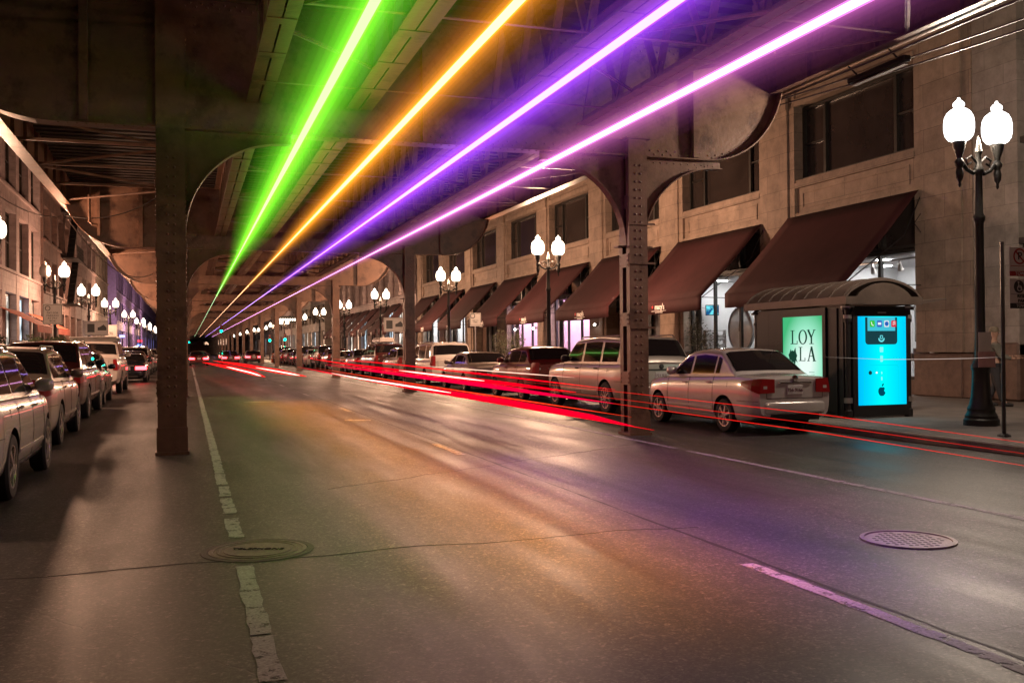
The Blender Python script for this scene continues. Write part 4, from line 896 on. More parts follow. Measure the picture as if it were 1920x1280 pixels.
sb('printed_flash', emis('poster_flash', (.9, 1, 1), 1), lambda m: m.prism([(pc-.14+.024*cos(a*pi/8), 1.03+.02*sin(a*pi/8)) for a in range(16)], L1, PYF-.0003, axis='y'))
for (z0, w, h) in ((1.43, .04, .1), (1.24, .03, .12), (1.0, .012, .05), (.88, .015, .07)): sb('printed_caption', CY2, lambda m: m.prism(rrect(pc-.02-w, pc-.02+w, z0, z0+h, .012), L1, PYF-.0003, axis='y'))
def apple(m):
    cx, cz, s_ = pc-.02, .66, .09; L = []
    for d in range(0, 360, 12):
        a = radians(d); r = 1.0
        x = cos(a)*(1+.08*sin(a)); z = sin(a)*1.02
        if abs(cos(a)) < .45 and z > 0: z -= .16*(1-abs(cos(a))/.45)
        if abs(cos(a)) < .3 and z < 0: z += .1*(1-abs(cos(a))/.3)
        if x > 0 and -.25 < z < .62: x = max(x-.42*cos((z-.2)/.42*pi/2)**1, .3) if abs(z-.2) < .42 else x
        L.append((cx+x*s_*.95, cz+z*s_))
    m.prism(L, L1, PYF-.0003, axis='y')
    m.prism([(cx+.0, cz+.1), (cx+.004, cz+.13), (cx+.025, cz+.155), (cx+.045, cz+.16), (cx+.04, cz+.13), (cx+.02, cz+.105)], L1, PYF-.0003, axis='y')
sb('printed_apple', emis('poster_apple', (0, .07, .12), 1), apple)
sb('brand_strip', M['silver'], lambda m: m.box(pc-.1, pc+.1, SY0-.004, SY0-.001, 2.19, 2.215))
# side poster: LOY / LA
XP = SX0-.004; ly0, ly1, lz0, lz1 = 16.24, 17.60, .5, 2.17
m_, nt_, o_ = newmat('green_poster'); N = nt_.nodes.new; e_ = N('ShaderNodeEmission'); tc_ = N('ShaderNodeTexCoord')
mp_ = N('ShaderNodeMapping'); mp_.inputs['Location'].default_value = (0, -.45, -.42); nt_.links.new(tc_.outputs['Generated'], mp_.inputs[0]); ln_ = N('ShaderNodeVectorMath'); ln_.operation = 'LENGTH'
mp_.inputs['Scale'].default_value = (0, 1, .9); mp_.inputs['Location'].default_value = (0, -.42, -.38)
nt_.links.new(mp_.outputs[0], ln_.inputs[0]); cr_ = N('ShaderNodeValToRGB'); cr_.color_ramp.elements[0].position = .12; cr_.color_ramp.elements[0].color = (.85, 1, .93, 1); cr_.color_ramp.elements[1].position = .62; cr_.color_ramp.elements[1].color = (.06, .50, .20, 1); e2 = cr_.color_ramp.elements.new(.38); e2.color = (.35, .85, .6, 1)
nt_.links.new(ln_.outputs['Value'], cr_.inputs[0]); nt_.links.new(cr_.outputs[0], e_.inputs[0]); e_.inputs[1].default_value = 1.0; nt_.links.new(e_.outputs[0], o_.inputs[0])
sb('lit_poster', m_, lambda m: m.box(XP-.001, SX0-.0005, ly0, ly1, lz0, lz1))
sb('poster_frame', M['blackmetal'], lambda m: (m.box(XP-.02, SX0-.001, ly0-.1, ly0-.001, lz0-.1, lz1+.14), m.box(XP-.02, SX0-.001, ly1+.001, ly1+.1, lz0-.1, lz1+.14), m.box(XP-.02, SX0-.001, ly0, ly1, lz1+.001, lz1+.14), m.box(XP-.02, SX0-.001, ly0, ly1, lz0-.1, lz0-.001)))
INK = emis('poster_ink', (.01, .05, .03), 1)
def serif(m, ch, yc, zb, h, w):
    """simple serif capitals made of strokes; +y runs to the left as seen from the street"""
    x0, x1 = XP-.006, XP-.0015; T = w*.22; t_ = w*.09
    def bar(a, b, c, d): m.box(x0, x1, yc-a*w, yc-c*w, zb+b*h, zb+d*h)
    def stroke(a, b, c, d, th):
        p = Vector((0, yc-a*w, zb+b*h)); q = Vector((0, yc-c*w, zb+d*h)); n = Vector((0, -(q-p).z, (q-p).y)).normalized()*th/2
        m.prism([(p.y-n.y, p.z-n.z), (p.y+n.y, p.z+n.z), (q.y+n.y, q.z+n.z), (q.y-n.y, q.z-n.z)], x0, x1, axis='x')
    if ch == 'L': bar(-.28, 0, -.12, 1); bar(-.45, .96, .05, 1); bar(-.45, 0, .42, .05); bar(.36, .0, .43, .24)
    if ch == 'O':
        n = 24; P = [(yc-.5*w*cos(2*pi*k/n), zb+h*(.5+.52*sin(2*pi*k/n))) for k in range(n)]; Q = [(yc-.33*w*cos(2*pi*k/n), zb+h*(.5+.46*sin(2*pi*k/n))) for k in range(n)]
        for k in range(n): m.prism([P[k], P[(k+1) % n], Q[(k+1) % n], Q[k]], x0, x1, axis='x')
    if ch == 'Y': bar(-.08, 0, .08, .5); bar(-.26, 0, .26, .045); stroke(-.38, 1, 0, .46, T*.8); stroke(.36, 1, 0, .46, t_); bar(-.52, .96, -.2, 1); bar(.2, .96, .5, 1)
    if ch == 'A': stroke(-.32, 0, .02, 1.02, t_); stroke(.02, 1.02, .34, 0, T*.85); bar(-.2, .33, .24, .38); bar(-.46, 0, -.18, .04); bar(.16, 0, .52, .04)
def loy(m):
    h = .29
    serif(m, 'L', 17.20, 1.60, h, .27); serif(m, 'O', 16.90, 1.60, h, .29); serif(m, 'Y', 16.61, 1.60, h, .28)
    serif(m, 'L', 16.93, 1.25, h, .25); serif(m, 'A', 16.62, 1.25, h, .30)
sb('printed_letters', INK, loy)
def wolf(m):
    P = [(17.42, 1.20), (17.37, 1.30), (17.40, 1.38), (17.36, 1.42), (17.32, 1.50), (17.30, 1.45), (17.26, 1.47), (17.21, 1.45), (17.16, 1.53), (17.14, 1.43), (17.10, 1.36), (17.13, 1.30), (17.09, 1.22), (17.15, 1.26), (17.18, 1.15), (17.22, 1.23), (17.27, 1.19), (17.30, 1.27), (17.36, 1.22)]
    m.prism(P, XP-.006, XP-.0015, axis='x')
sb('printed_wolf', INK, wolf)
sb('printed_small_text', emis('poster_smalltext', (.1, .3, .2), 1), lambda m: [m.box(XP-.004, XP-.0015, 16.52, 16.70+.03*k, 1.02-.05*k, 1.03-.05*k) for k in range(4)])
sb('poster_pole', M['plastic'], lambda m: m.box(SX0-.01, SX0+.03, SY0+.3, SY0+.34, .2, 2.3))
# ============================================================ SIGNS
t = thing('parking_sign_post', 'black sign post with tow zone and reserved parking signs at the right edge', 'sign post', (11.93, 11.62, .15))
mb = MB(); mb.tube([(0, 0, 0), (0, 0, 3.0)], .03, 8); mb.lathe([(.1, 0), (.1, .02), (.05, .05)], n=12); mb.build('post', M['blackmetal'], t)
def signplate(y, z0, z1, parts, red):
    mb = MB(); mb.box(.38-.28, .38+.34, -.045, -.04, z0, z1); p = mb.build('sign_plate', M['signwhite'], t, bevel=.0)
    return p
zz = lambda z: z-.15
p = signplate(0, zz(2.62), zz(3.07), None, 1)
def ring(m, cx, cz, r0, r1, y0=-.05, y1=-.0455, n=28):
    for k in range(n):
        a, b = 2*pi*k/n, 2*pi*(k+1)/n; m.prism([(cx+r0*cos(a), cz+r0*sin(a)), (cx+r1*cos(a), cz+r1*sin(a)), (cx+r1*cos(b), cz+r1*sin(b)), (cx+r0*cos(b), cz+r0*sin(b))], y0, y1, axis='y')
mb = MB(); ring(mb, .30, zz(2.93), .1, .125); mb.beam((.23, -.047, zz(3.0)), (.37, -.047, zz(2.86)), .004, .025); mb.box(.12, .7, -.05, -.0455, zz(2.775), zz(2.785)); mb.build('red_ring', M['signred'], p)
text('P', .17, M['signblack'], p, (.30, -.052, zz(2.93)), FACE_NEGY)
mb = MB(); mb.box(.10, .72, -.05, -.0455, zz(2.625), zz(2.70)); mb.build('red_band', M['signred'], p)
text('TOW ZONE', .075, M['signwhite'], p, (.41, -.052, zz(2.662)), FACE_NEGY)
p = signplate(0, zz(2.12), zz(2.58), None, 0)
mb = MB(); mb.prism([(.28+.1*cos(k*pi/14), zz(2.46)+.1*sin(k*pi/14)) for k in range(28)], -.05, -.0455, axis='y'); mb.box(.10, .72, -.05, -.0455, zz(2.125), zz(2.205)); mb.box(.12, .7, -.05, -.0455, zz(2.34), zz(2.346)); mb.build('black_marks', M['signblack'], p)
mb = MB(); ring(mb, .285, zz(2.435), .035, .047, -.056, -.051, 20); mb.tube([(.265, -.053, zz(2.52)), (.268, -.053, zz(2.45)), (.31, -.053, zz(2.45)), (.335, -.053, zz(2.40))], .008, 6); mb.prism([(.264+.014*cos(k*pi/6), zz(2.53)+.014*sin(k*pi/6)) for k in range(12)], -.056, -.051, axis='y'); mb.build('wheelchair_symbol', M['signwhite'], p)
text('RESERVED\nPARKING', .075, M['signblack'], p, (.41, -.052, zz(2.275)), FACE_NEGY)
text('TOW ZONE', .07, M['signwhite'], p, (.41, -.052, zz(2.163)), FACE_NEGY)
def small_sign(label, X, Y, z0, w, h, lines, post=True, toplogo=None):
    t = thing('street_sign', label, 'sign', (X, Y, .15))
    mb = MB(); mb.tube([(0, .03, 0), (0, .03, z0+h-.15)], .03, 6); mb.build('post', M['silver'], t)
    mb = MB(); mb.box(-w/2, w/2, -.02, -.012, z0-.15, z0+h-.15); p = mb.build('sign_plate', M['signwhite'], t)
    mb = MB()
    for (a, b, c, d) in ((-w/2+.02, w/2-.02, h-.05, h-.035), (-w/2+.02, w/2-.02, .035, .05), (-w/2+.02, -w/2+.035, .05, h-.05), (w/2-.035, w/2-.02, .05, h-.05)): mb.box(a, b, -.024, -.0205, z0-.15+c, z0-.15+d)
    if toplogo == 'ring': ring(mb, -w/4, z0-.15+h*.78, .08, .11, -.026, -.0205, 20)
    if toplogo == 'picto': mb.box(-w*.38, -w*.08, -.025, -.0205, z0+.05, z0-.15+h-.18); mb.prism([(w*.05, z0-.15+h*.35), (w*.42, z0-.15+h*.35), (w*.42, z0-.15+h*.55), (w*.3, z0-.15+h*.75), (w*.15, z0-.15+h*.6), (w*.05, z0-.15+h*.55)], -.025, -.0205, axis='y')
    mb.build('sign_border', M['signblack'], p)
    if lines: text('\n'.join(lines), h*.13, M['signblack'], p, (0, -.026, z0-.15+h*.36), FACE_NEGY)
    return t
small_sign('square white pay for parking sign beside the second left street lamp', -5.6, 46.3, 2.75, .78, .9, ['PAY FOR', 'PARKING', 'AT PAY', 'BOX'], toplogo='ring')
small_sign('wide white sign with black tow pictograms over the left hedge', -5.3, 64, 2.5, 1.35, .9, None, toplogo='picto')
small_sign('plain pale sign just past the pictogram sign on the left', -4.9, 70, 2.4, .8, .9, ['BUS', 'STOP'])
small_sign('white and red pay to park sign by the third right street lamp', 11.9, 40.2, 2.5, .5, .58, ['PAY TO', 'PARK'], toplogo='ring')
small_sign('wide white sign with black tow pictograms by the fourth right street lamp', 12.4, 60, 2.6, 1.35, .9, None, toplogo='picto')
# ============================================================ WIRES, CONDUITS, SMALL FITTINGS
def sag(p, q, s_, n=14): return [tuple(Vector(p).lerp(Vector(q), i/n)-Vector((0, 0, s_*4*(i/n)*(1-i/n)))) for i in range(n+1)]
def cable(label, pts, r=.014): 
    mb = MB(); mb.tube(pts, r, 6); return tag(mb.build('cable', M['cable'], smooth=True), label, 'cable', 'service cables hung along the structure')
cable('cable sagging along the right edge girder, lower of the pair', sag((10.8, 15.9, 6.2), (11.7, 5.0, 6.1), .12))
cable('cable sagging along the right edge girder, upper of the pair', sag((10.8, 15.9, 6.3), (11.6, 5.0, 6.22), .10))
cable('thick dark cable run tight under the right edge girder', sag((10.78, 16.2, 6.32), (10.86, 5.0, 6.32), .03), .022)
cable('cable drooping from the left picture edge to the second frame', sag((-4.7, 19.5, 5.9), (-3.75, 34.0, 5.95), .6))
cable('cable drooping from the second left bracket to its column', sag((-3.7, 33.9, 5.95), (-.6, 33.9, 6.9), .4), .02)
cable('cable hanging beyond the second left bracket', sag((-3.7, 34.6, 5.9), (-1.6, 50, 5.3), .8), .02)
t = thing('conduit_box', 'dark conduit fixture with cables hanging off the right edge girder', 'light fitting', (10.95, 13.2, 6.15)); mb = MB(); mb.beam((0, -.7, .02), (0, .7, 0), .16, .1); mb.build('housing', M['blackmetal'], t, bevel=.02); mb = MB(); mb.beam((0.02, -.65, -.06), (0.02, .65, -.08), .09, .02); mb.build('diffuser', M['silver'], t); mb = MB()
for y in (-.5, .5): mb.tube([(0, y, .05), (-.2, y, .2)], .015, 6)
mb.build('bracket', M['blackmetal'], t)
mb = MB(); mb.tube([(-3.0, 33.9, 6.9), (-3.0, 33.9, 5.75), (-2.9, 33.85, 5.68), (-2.75, 33.85, 5.66)], .045, 8); tag(mb.build('conduit_pipe', M['steel'], smooth=True), 'vertical conduit pipe against the second left bracket', 'pipe')
def under_light(label, x, y, z):
    t = thing('floodlight', label, 'light fitting', (x, y, z)); mb = MB(); mb.lathe([(.03, .25), (.08, .2), (.2, .05), (.2, 0)], n=14); mb.build('housing', M['blackmetal'], t); mb = MB(); mb.lathe([(.17, -.03), (.17, -.005)], n=14); mb.build('lens', emis('flood_lens', (1, .78, .55), 30), t)
under_light('bright floodlight under the tracks far down the street', 11.4, 88, 6.6)
# traffic signals
SG = emis('green_signal', (0, 1, .55), 30)
def signal(label, x, y, z, pole=True):
    t = thing('traffic_light', label, 'traffic light', (x, y, z), 0, 'green traffic lights')
    mb = MB(); mb.box(-.17, .17, -.1, .12, -.45, .5); 
    mb.build('housing', M['blackmetal'], t, bevel=.02)
    for k, zz_ in enumerate((.32, .02)):
        mb = MB(); mb.lathe([(.01, -.11), (.11, -.11), (.11, -.1), (.01, -.1)], (0, 0, zz_), n=14, axis='y'); mb.build('lamp', M['redlens'], t)
    mb = MB(); mb.lathe([(.01, -.125), (.13, -.115), (.13, -.1), (.01, -.1)], (0, 0, -.28), n=14, axis='y'); mb.build('lit_lamp', SG, t)
    mb = MB()
    for zz_ in (.32, .02, -.28): mb.tube([(-.12, -.2, zz_+.02), (-.12, -.1, zz_+.02)], .01, 4); mb.box(-.13, .13, -.24, -.1, zz_+.13, zz_+.14)
    if pole: mb.tube([(0, .05, -.5), (0, .05, .15-z)], .06, 8)
    else: mb.tube([(0, .05, .5), (0, .05, 5.6-z)], .04, 8)
    mb.build('bracket', M['blackmetal'], t); return t
signal('green traffic light hanging under the tracks at the left', 4.05, 127, 4.15, False)
signal('green traffic light on a pole at the cross street corner, left of two', 10.0, 127, 2.95)
signal('green traffic light at the cross street corner, right of two', 11.9, 127, 3.05)
signal('small green traffic light far away down the street', .3, 230, 3.5)
for k, (x, y) in enumerate(((9.6, 116), (11.3, 113))):
    t = thing('traffic_barrel', ['orange and white traffic barrel on the road far right, nearer the track', 'orange and white traffic barrel beside the kerb far right'][k], 'traffic barrel', (x, y, 0), 0, 'orange traffic barrels'); mb = MB(); mb.lathe([(.36, 0), (.36, .08), (.3, .1), (.29, .4), (.26, .75), (.25, 1.0), (.2, 1.05)], n=14); mb.build('body', M['orange'], t)
    for z in (.45, .8): mb = MB(); mb.lathe([(.291-.03*(z > .6), z), (.285-.03*(z > .6), z+.14)], n=14); mb.build('reflective_band', M['signwhite'], t)
# flags / signs glowing far left
for k, (x, y, z, c, lab) in enumerate(((-6.6, 150, 2.9, (1, .05, .1), 'red lit shop sign far down the left pavement'), (-6.9, 155, 2.3, (.2, .3, 1), 'blue lit shop sign far down the left pavement'), (-7.2, 120, 3.2, (.35, .35, 1), 'violet lit shop sign on the left past the hedge'), (17.5, 76, 3.0, (1, .2, 1), 'small magenta lit sign under the far awnings'))):
    t = thing('lit_sign', lab, 'lit sign', (x, y, z)); mb = MB(); mb.box(-.35, .35, 0, .1, -.2, .2); mb.build('case', M['blackmetal'], t); mb = MB(); mb.box(-.3, .3, -.01, -.001, -.15, .15); mb.build('lit_face', emis('lit_sign_face', c, 3), t); mb = MB(); mb.tube([(0, .05, -.2), (0, .05, .15-z)], .03, 6); mb.build('post', M['blackmetal'], t)

t = thing('end_block', 'dark building closing the far end of the street', 'building', (0, 0, 0))
mb = MB(); mb.box(-40, 50, 425, 440, 0, 40)
for k in range(14):
    for f in range(9): mb.box(-36+k*6, -36+k*6+4, 424.6, 425, 3+f*4, 3.4+f*4)
mb.build('wall', M['stone2'], t)
for k in range(14):
    for f in range(9): 
        if random.random() < .8: mb = MB(); mb.box(-36+k*6, -36+k*6+3.6, 424.7, 424.99, 3.5+f*4, 6+f*4); mb.build('window', M['winglass'] if random.random() < .8 else LIT[2], t)

for k, (x0, x1, y, z, n, lab) in enumerate(((13.2, 16.6, 158, 6.3, 9, 'row of bright marquee bulbs beyond the cross street, nearer one'), (11.2, 15.6, 262, 9.0, 10, 'long glowing marquee of bulbs far down the right side'))):
    t = thing('marquee', lab, 'marquee', (x0, y, z)); mb = MB(); mb.box(0, x1-x0, 0, 2, -.5, .5); mb.box(x1-x0-.5, 20-x0, 1, 2, .2, .5); mb.box(0, .2, 1, 1.2, -z+.15, -.5); mb.build('canopy', M['frame'], t)
    for i in range(n): mb = MB(); mb.lathe([(.02, -.24), (.17, -.12), (.17, .05), (.02, .15)], ((i+.5)*(x1-x0)/n, -.2, 0), n=10); mb.build('bulb', emis('marquee_bulb', (1, .8, .6), 6), t)

# more goods and wall pictures inside the near shop windows
for k, (x, y, z, w_, h_, c, lab) in enumerate(((20.5, 30.6, 1.9, .9, 1.3, (.55, .5, .35), 'tall yellowish picture panel in the shop window by the clock'), (23.3, 32.0, 2.2, 1.6, 1.4, (.3, .3, .32), 'large grey picture on the back wall behind the clock'), (23.3, 25.5, 2.3, 1.8, 1.3, (.35, .33, .3), 'large brown picture on the shop wall behind the shelter'), (23.3, 23.0, 2.0, 1.2, 1.8, (.2, .2, .22), 'dark picture on the shop wall near the pier'), (21.2, 45.4, 2.0, 1.2, 1.8, (.5, .1, .5), 'violet picture panel in the first pink shop window'), (21.2, 53.0, 2.0, 1.4, 1.6, (.6, .15, .35), 'pink picture panel in the second pink shop window'))):
    t = thing('picture_panel', lab, 'picture', (x, y, z)); MB().box(0, .05, -w_/2, w_/2, -h_/2, h_/2).build('frame', M['darkframe'], t)
    MB().box(-.01, -.001, -w_/2+.05, w_/2-.05, -h_/2+.05, h_/2-.05).build('picture', pbr('picture_print', c, .6, var=.6, scale=2.5), t)
for k, (x, y, lab) in enumerate(((20.6, 30.2, 'low display table with dark goods by the shop pier'), (20.7, 26.0, 'display table with folded clothes behind the shelter'), (20.6, 23.2, 'display table with boxes near the pier behind the shelter'), (20.8, 31.8, 'display table below the clock'))):
    t = thing('display_table', lab, 'table', (x, y, .3)); mb = MB(); mb.box(-.4, .4, -.5, .5, .78, .82); [mb.box(a-.03, a+.03, b-.03, b+.03, 0, .78) for a in (-.35, .35) for b in (-.45, .45)]; mb.build('table_frame', M['darkframe'], t)
    mb = MB(); [mb.box(-.35+.25*(q % 3), -.13+.25*(q % 3), -.45+.3*(q//3), -.2+.3*(q//3), .82, .9+random.uniform(0, .28)) for q in range(9)]; mb.build('goods', pbr('dark_goods', (.12, .1, .1), .7, var=.8, scale=4), t, bevel=.01)
# ============================================================ VEHICLES
def smooth_fn(pts, win):
    def f(x):
        k = 5; return sum(interp(pts, x+win*(i/k)) for i in range(-k, k+1))/(2*k+1)
    return f
def make_car(label, cat, P, paint_, group, lights='off', plate_txt=None):
    L, Wd, H, wb = P['L'], P['W'], P['H'], P['wb']; xF = wb/2+P['foh']; xR = xF-L; wr = P.get('wr', .32)
    belt, nose, tail, deck = P['belt'], P['nose'], P['tail'], P['deck']; xw, xf, xr, xg = P['xw'], P['xf'], P['xr'], P['xg']; tum = P.get('tum', .3); clr = P.get('clr', .2); box = P.get('box', 0)
    T = smooth_fn([(xR-.2, tail-.10), (xR, tail-.06), (xR+.1, tail), (xg, deck), (xw, belt), (lerp(xw, xF, .5), lerp(belt, nose, .38)), (xF-.3, nose), (xF-.06, nose-.16), (xF+.2, nose-.2)], .07)
    B = smooth_fn([(xR-.2, clr+.16), (xR, clr+.14), (xR+.25, clr+.04), (xR+.6, clr), (xF-.6, clr), (xF-.15, clr+.03), (xF+.1, clr+.1)], .08)
    wf = smooth_fn([(xR-.1, .80+.08*box), (xR, .84+.07*box), (xR+.12, .93+.03*box), (xR+.5, .985), (0, 1), (xF-.9, .985), (xF-.4, .92+.03*box), (xF-.15, .80+.06*box), (xF, .64+.12*box), (xF+.1, .55)], .06)
    def w(x): return wf(x)*Wd/2
    FR = [(0, 0), (.75, 0), (.90, .035), (.955, .12), (.985, .28), (1.0, .48), (.998, .62), (.99, .76), (.972, .86), (.935, .95), (.86, .99), (.62, 1.01), (.32, 1.03), (0, 1.035)]
    def sec(x):
        b, t = B(x), T(x); return [(w(x)*a, b+(t-b)*c) for a, c in FR]
    def side_y(x, z):
        s = sec(x)[3:10]
        for (y0, z0), (y1, z1) in zip(s, s[1:]):
            if z <= z1: return y0+(y1-y0)*(z-z0)/(z1-z0)
        return s[-1][0]
    t = thing(P['name'], label, cat, (0, 0, 0), 0, group)
    # body
    xs = [xR+L*(.5-.5*cos(pi*i/44)) for i in range(45)]; xs = sorted(set([round(x, 4) for x in xs]+[round(xR+L*i/30, 4) for i in range(1, 30)]))
    mb = MB(); vs = []; n = len(FR); ring_n = 2*n-2
    for x in xs:
        s = sec(x); full = s+[(-y, z) for y, z in s[-2:0:-1]]; vs += [(x, y, z) for y, z in full]
    fs = []
    for i in range(len(xs)-1):
        for k in range(ring_n): fs.append((i*ring_n+k, i*ring_n+(k+1) % ring_n, (i+1)*ring_n+(k+1) % ring_n, (i+1)*ring_n+k))
    fs.append(tuple(range(ring_n))); fs.append(tuple((len(xs)-1)*ring_n+k for k in range(ring_n))[::-1])
    mb.add(vs, fs, paint_); mb.mi(M['seam'])
    body = mb.build('body', paint_, t, smooth=True)
    cut = MB()
    for sx in (-1, 1):
        for sy in (-1, 1): cut.lathe([(wr+.055, sy*(Wd/2-.30)), (wr+.055, sy*(Wd/2+.1))], (sx*wb/2, 0, wr+.01), n=28, axis='y', mat=M['seam'])
    cut.mats = [paint_, M['seam']]; cut.m = [1]*len(cut.f); co = cut.build('cutter')
    bo = body.modifiers.new('arches', 'BOOLEAN'); bo.object = co; bo.operation = 'DIFFERENCE'; bo.solver = 'EXACT'
    dg = bpy.context.evaluated_depsgraph_get(); dg.update()
    me = bpy.data.meshes.new_from_object(body.evaluated_get(dg)); body.modifiers.clear(); old = body.data; body.data = me
    bpy.data.objects.remove(co)
    me.set_sharp_from_angle(angle=radians(38))
    # greenhouse
    h = smooth_fn([(xg, deck-.02), (lerp(xg, xr, .5), lerp(deck, H-.04, .56)), (xr, H-.035), (lerp(xr, xf, .5), H), (xf, H-.05), (lerp(xf, xw, .5), lerp(H-.05, belt, .46)), (xw, belt-.02)], P.get('rs', .07))
    tw = P.get('gw', .925)
    def gsec(x, off=0.):
        z0 = T(x)-.03; hh = max(h(x), z0+.004); r = min(.12, (hh-z0)*.55); z1 = hh-r; yb = w(x)*tw
        def y(z): return yb-tum*(z-z0)
        pts = [(y(lerp(z0, z1, k/4)), lerp(z0, z1, k/4)) for k in range(5)]; y1 = y(z1); rr = min(.2, y1*.5)
        pts += [(y1-rr*(1-cos(a)), z1+r*sin(a)) for a in [radians(90*k/6) for k in range(1, 7)]]
        pts += [(y1-rr-(y1-rr)*k/3, hh+.022*k/3*(1 if hh > z0+.1 else 0)) for k in range(1, 4)]
        return pts
    gx = [lerp(xg, xw, i/40) for i in range(41)]; mb = MB(); vs = []; gn = 14
    for x in gx:
        s = gsec(x); full = s+[(-y, z) for y, z in s[-2::-1]]; vs += [(x, y, z) for y, z in full]
    rn = 2*gn-1; fs = []
    for i in range(len(gx)-1):
        for k in range(rn-1): fs.append((i*rn+k, i*rn+k+1, (i+1)*rn+k+1, (i+1)*rn+k))
    fs.append(tuple(range(rn))); fs.append(tuple(40*rn+k for k in range(rn))[::-1])
    mb.add(vs, fs); mb.build('roof', paint_, t, smooth=True)
    def gy(x, z):
        z0 = T(x)-.03; return w(x)*tw-tum*(z-z0)
    for sy in (1, -1):
        for (a, b) in P['dlo']:
            mb = MB(); n_ = 10; vs = []; fs = []; prev = None; cols = []
            for i in range(n_+1):
                x = lerp(a, b, i/n_); zl = T(x)+.03; zh = h(x)-.115
                if zh < zl+.01: zh = zl+.01
                for k in range(5): z = lerp(zl, zh, k/4); vs.append((x, sy*(gy(x, z)+.006), z))
            for i in range(n_):
                for k in range(4): q = i*5+k; fs.append((q, q+1, q+6, q+5))
            mb.add(vs, fs); mb.build('side_window', M['carglass'], t, smooth=True)
    def screen(nm, x0, x1, flip):
        mb = MB(); vs = []; fs = []; nu, nv = 10, 14
        for i in range(nu+1):
            x = lerp(x0, x1, i/nu); s = gsec(x); top = s[4:]; top = top[1:]
            full = [(y, z) for y, z in top]; full = full+[(-y, z) for y, z in full[-2::-1]]
            for (y, z) in full[2:-2]: vs.append((x+flip*.010, y*.985, z+.008))
        m_ = len(full)-4
        for i in range(nu):
            for k in range(m_-1): q = i*m_+k; fs.append((q, q+1, q+m_+1, q+m_))
        mb.add(vs, fs); return mb.build(nm, M['carglass'], t, smooth=True)
    screen('windscreen', xw-.10, xf+.06, 1); screen('rear_window', xg+P.get('rg', .08), xr-.05, -1)
    # seams, sill, handles
    mb = MB()
    def ribbon(pts, wd=.006):
        for sy in (1, -1):
            q = [Vector((x, sy*(side_y(x, z)+.0015), z)) for x, z in pts]
            for a, b in zip(q, q[1:]): mb.beam(a, b, wd*2 if False else .004, wd, up=(1, 0, 0) if abs((b-a).x) < abs((b-a).z) else (0, 0, 1))
    for x in P['doors']: ribbon([(x, lerp(B(x)+.12, T(x)-.02, k/8)) for k in range(9)], .008)
    ribbon([(lerp(P['doors'][0], P['doors'][-1], k/12), B(0)+.12) for k in range(13)])
    ribbon([(lerp(xR+.03, xR+.55, k/5), tail-.42) for k in range(6)]); ribbon([(lerp(xF-.5, xF-.1, k/5), nose-.32) for k in range(6)])
    for sy in (1, -1):
        ye = min(.62, Wd/2*.68); mb.box(xR-.004, xR+.03, sy*ye, sy*(ye-.007), clr+.46, tail-.06)
    mb.box(xR-.003, xR+.03, -min(.62, Wd/2*.68), min(.62, Wd/2*.68), clr+.445, clr+.455)
    ribbon([(-wb/2-.12, T(-wb/2)-.12-.1*k/6) for k in range(7)], .005)
    mb.build('door_seam', M['seam'], t)
    if P.get('mould', True):
        mb = MB()
        for sy in (1, -1):
            q = [Vector((lerp(-wb/2+wr+.1, wb/2-wr-.1, k/8), 0, clr+.24)) for k in range(9)]
            q = [Vector((v.x, sy*(side_y(v.x, v.z)+.004), v.z)) for v in q]
            for a, b in zip(q, q[1:]): mb.beam(a, b, .012, .045)
        mb.build('side_moulding', P.get('mmat', paint_), t)
    for x in P['handles']:
        for sy in (1, -1):
            z = T(x)-.13; mb = MB(); y = side_y(x, z); mb.box(x-.085, x+.085, sy*(y+.01), sy*(y+.035), z-.018, z+.018); mb.build('door_handle', P.get('hmat', paint_), t, bevel=.008)
    for sy in (1, -1):
        mb = MB(); xm = xw-.42; yb = gy(xm, T(xm)+.05); zc = T(xm)+.10; c = Vector((xm, sy*(yb+.13), zc)); n1, n2 = 8, 12; vs = []; fs = []
        for i in range(n1+1):
            a = pi*i/n1
            for k in range(n2): b = 2*pi*k/n2; vs.append((c.x+.075*cos(a)+(.02 if cos(a) > 0 else 0)*cos(a), c.y+.115*math.copysign(abs(sin(a)*cos(b))**.7, sin(a)*cos(b)), c.z+.085*math.copysign(abs(sin(a)*sin(b))**.7, sin(a)*sin(b))))
        for i in range(n1):
            for k in range(n2): fs.append((i*n2+k, i*n2+(k+1) % n2, (i+1)*n2+(k+1) % n2, (i+1)*n2+k))
        mb.add(vs, fs); mb.box(xm-.02, xm+.05, sy*(yb-.03), sy*(yb+.06), zc-.05, zc-.02); mb.build('mirror', P.get('mirmat', paint_), t, smooth=True)
    # lamps
    tm = M['redlit'] if lights == 'on' else M['redlens']
    tz0, tz1, tl = P['tl']
    for sy in (1, -1):
        mb = MB(); vs = []; fs = []
        for i in range(7):
            x = lerp(xR+.012, xR+tl, i/6); k0 = i/6*P.get('tlt', .35)
            za, zb = lerp(tz0, tz1, k0*.6), lerp(tz1, tz0, k0*.25)
            for z in (za, (za+zb)/2, zb): vs.append((x, sy*(side_y(x, z)+.007), z))
        yc = side_y(xR+.012, (tz0+tz1)/2); 
        for (yy) in (yc*P.get('tli', .72),):
            for z in (tz0+.01, (tz0+tz1)/2, tz1-.01): vs.append((xR-.012, sy*yy, z))
        for z in (tz0, (tz0+tz1)/2, tz1): vs.append((xR-.010, sy*(side_y(xR, z)), z))
        for i in range(6):
            for k in range(2): q = i*3+k; fs.append((q, q+1, q+4, q+3))
        for k in range(2): fs.append((21+k, 22+k, 25+k, 24+k)); fs.append((24+k, 25+k, 1+k, 0+k))
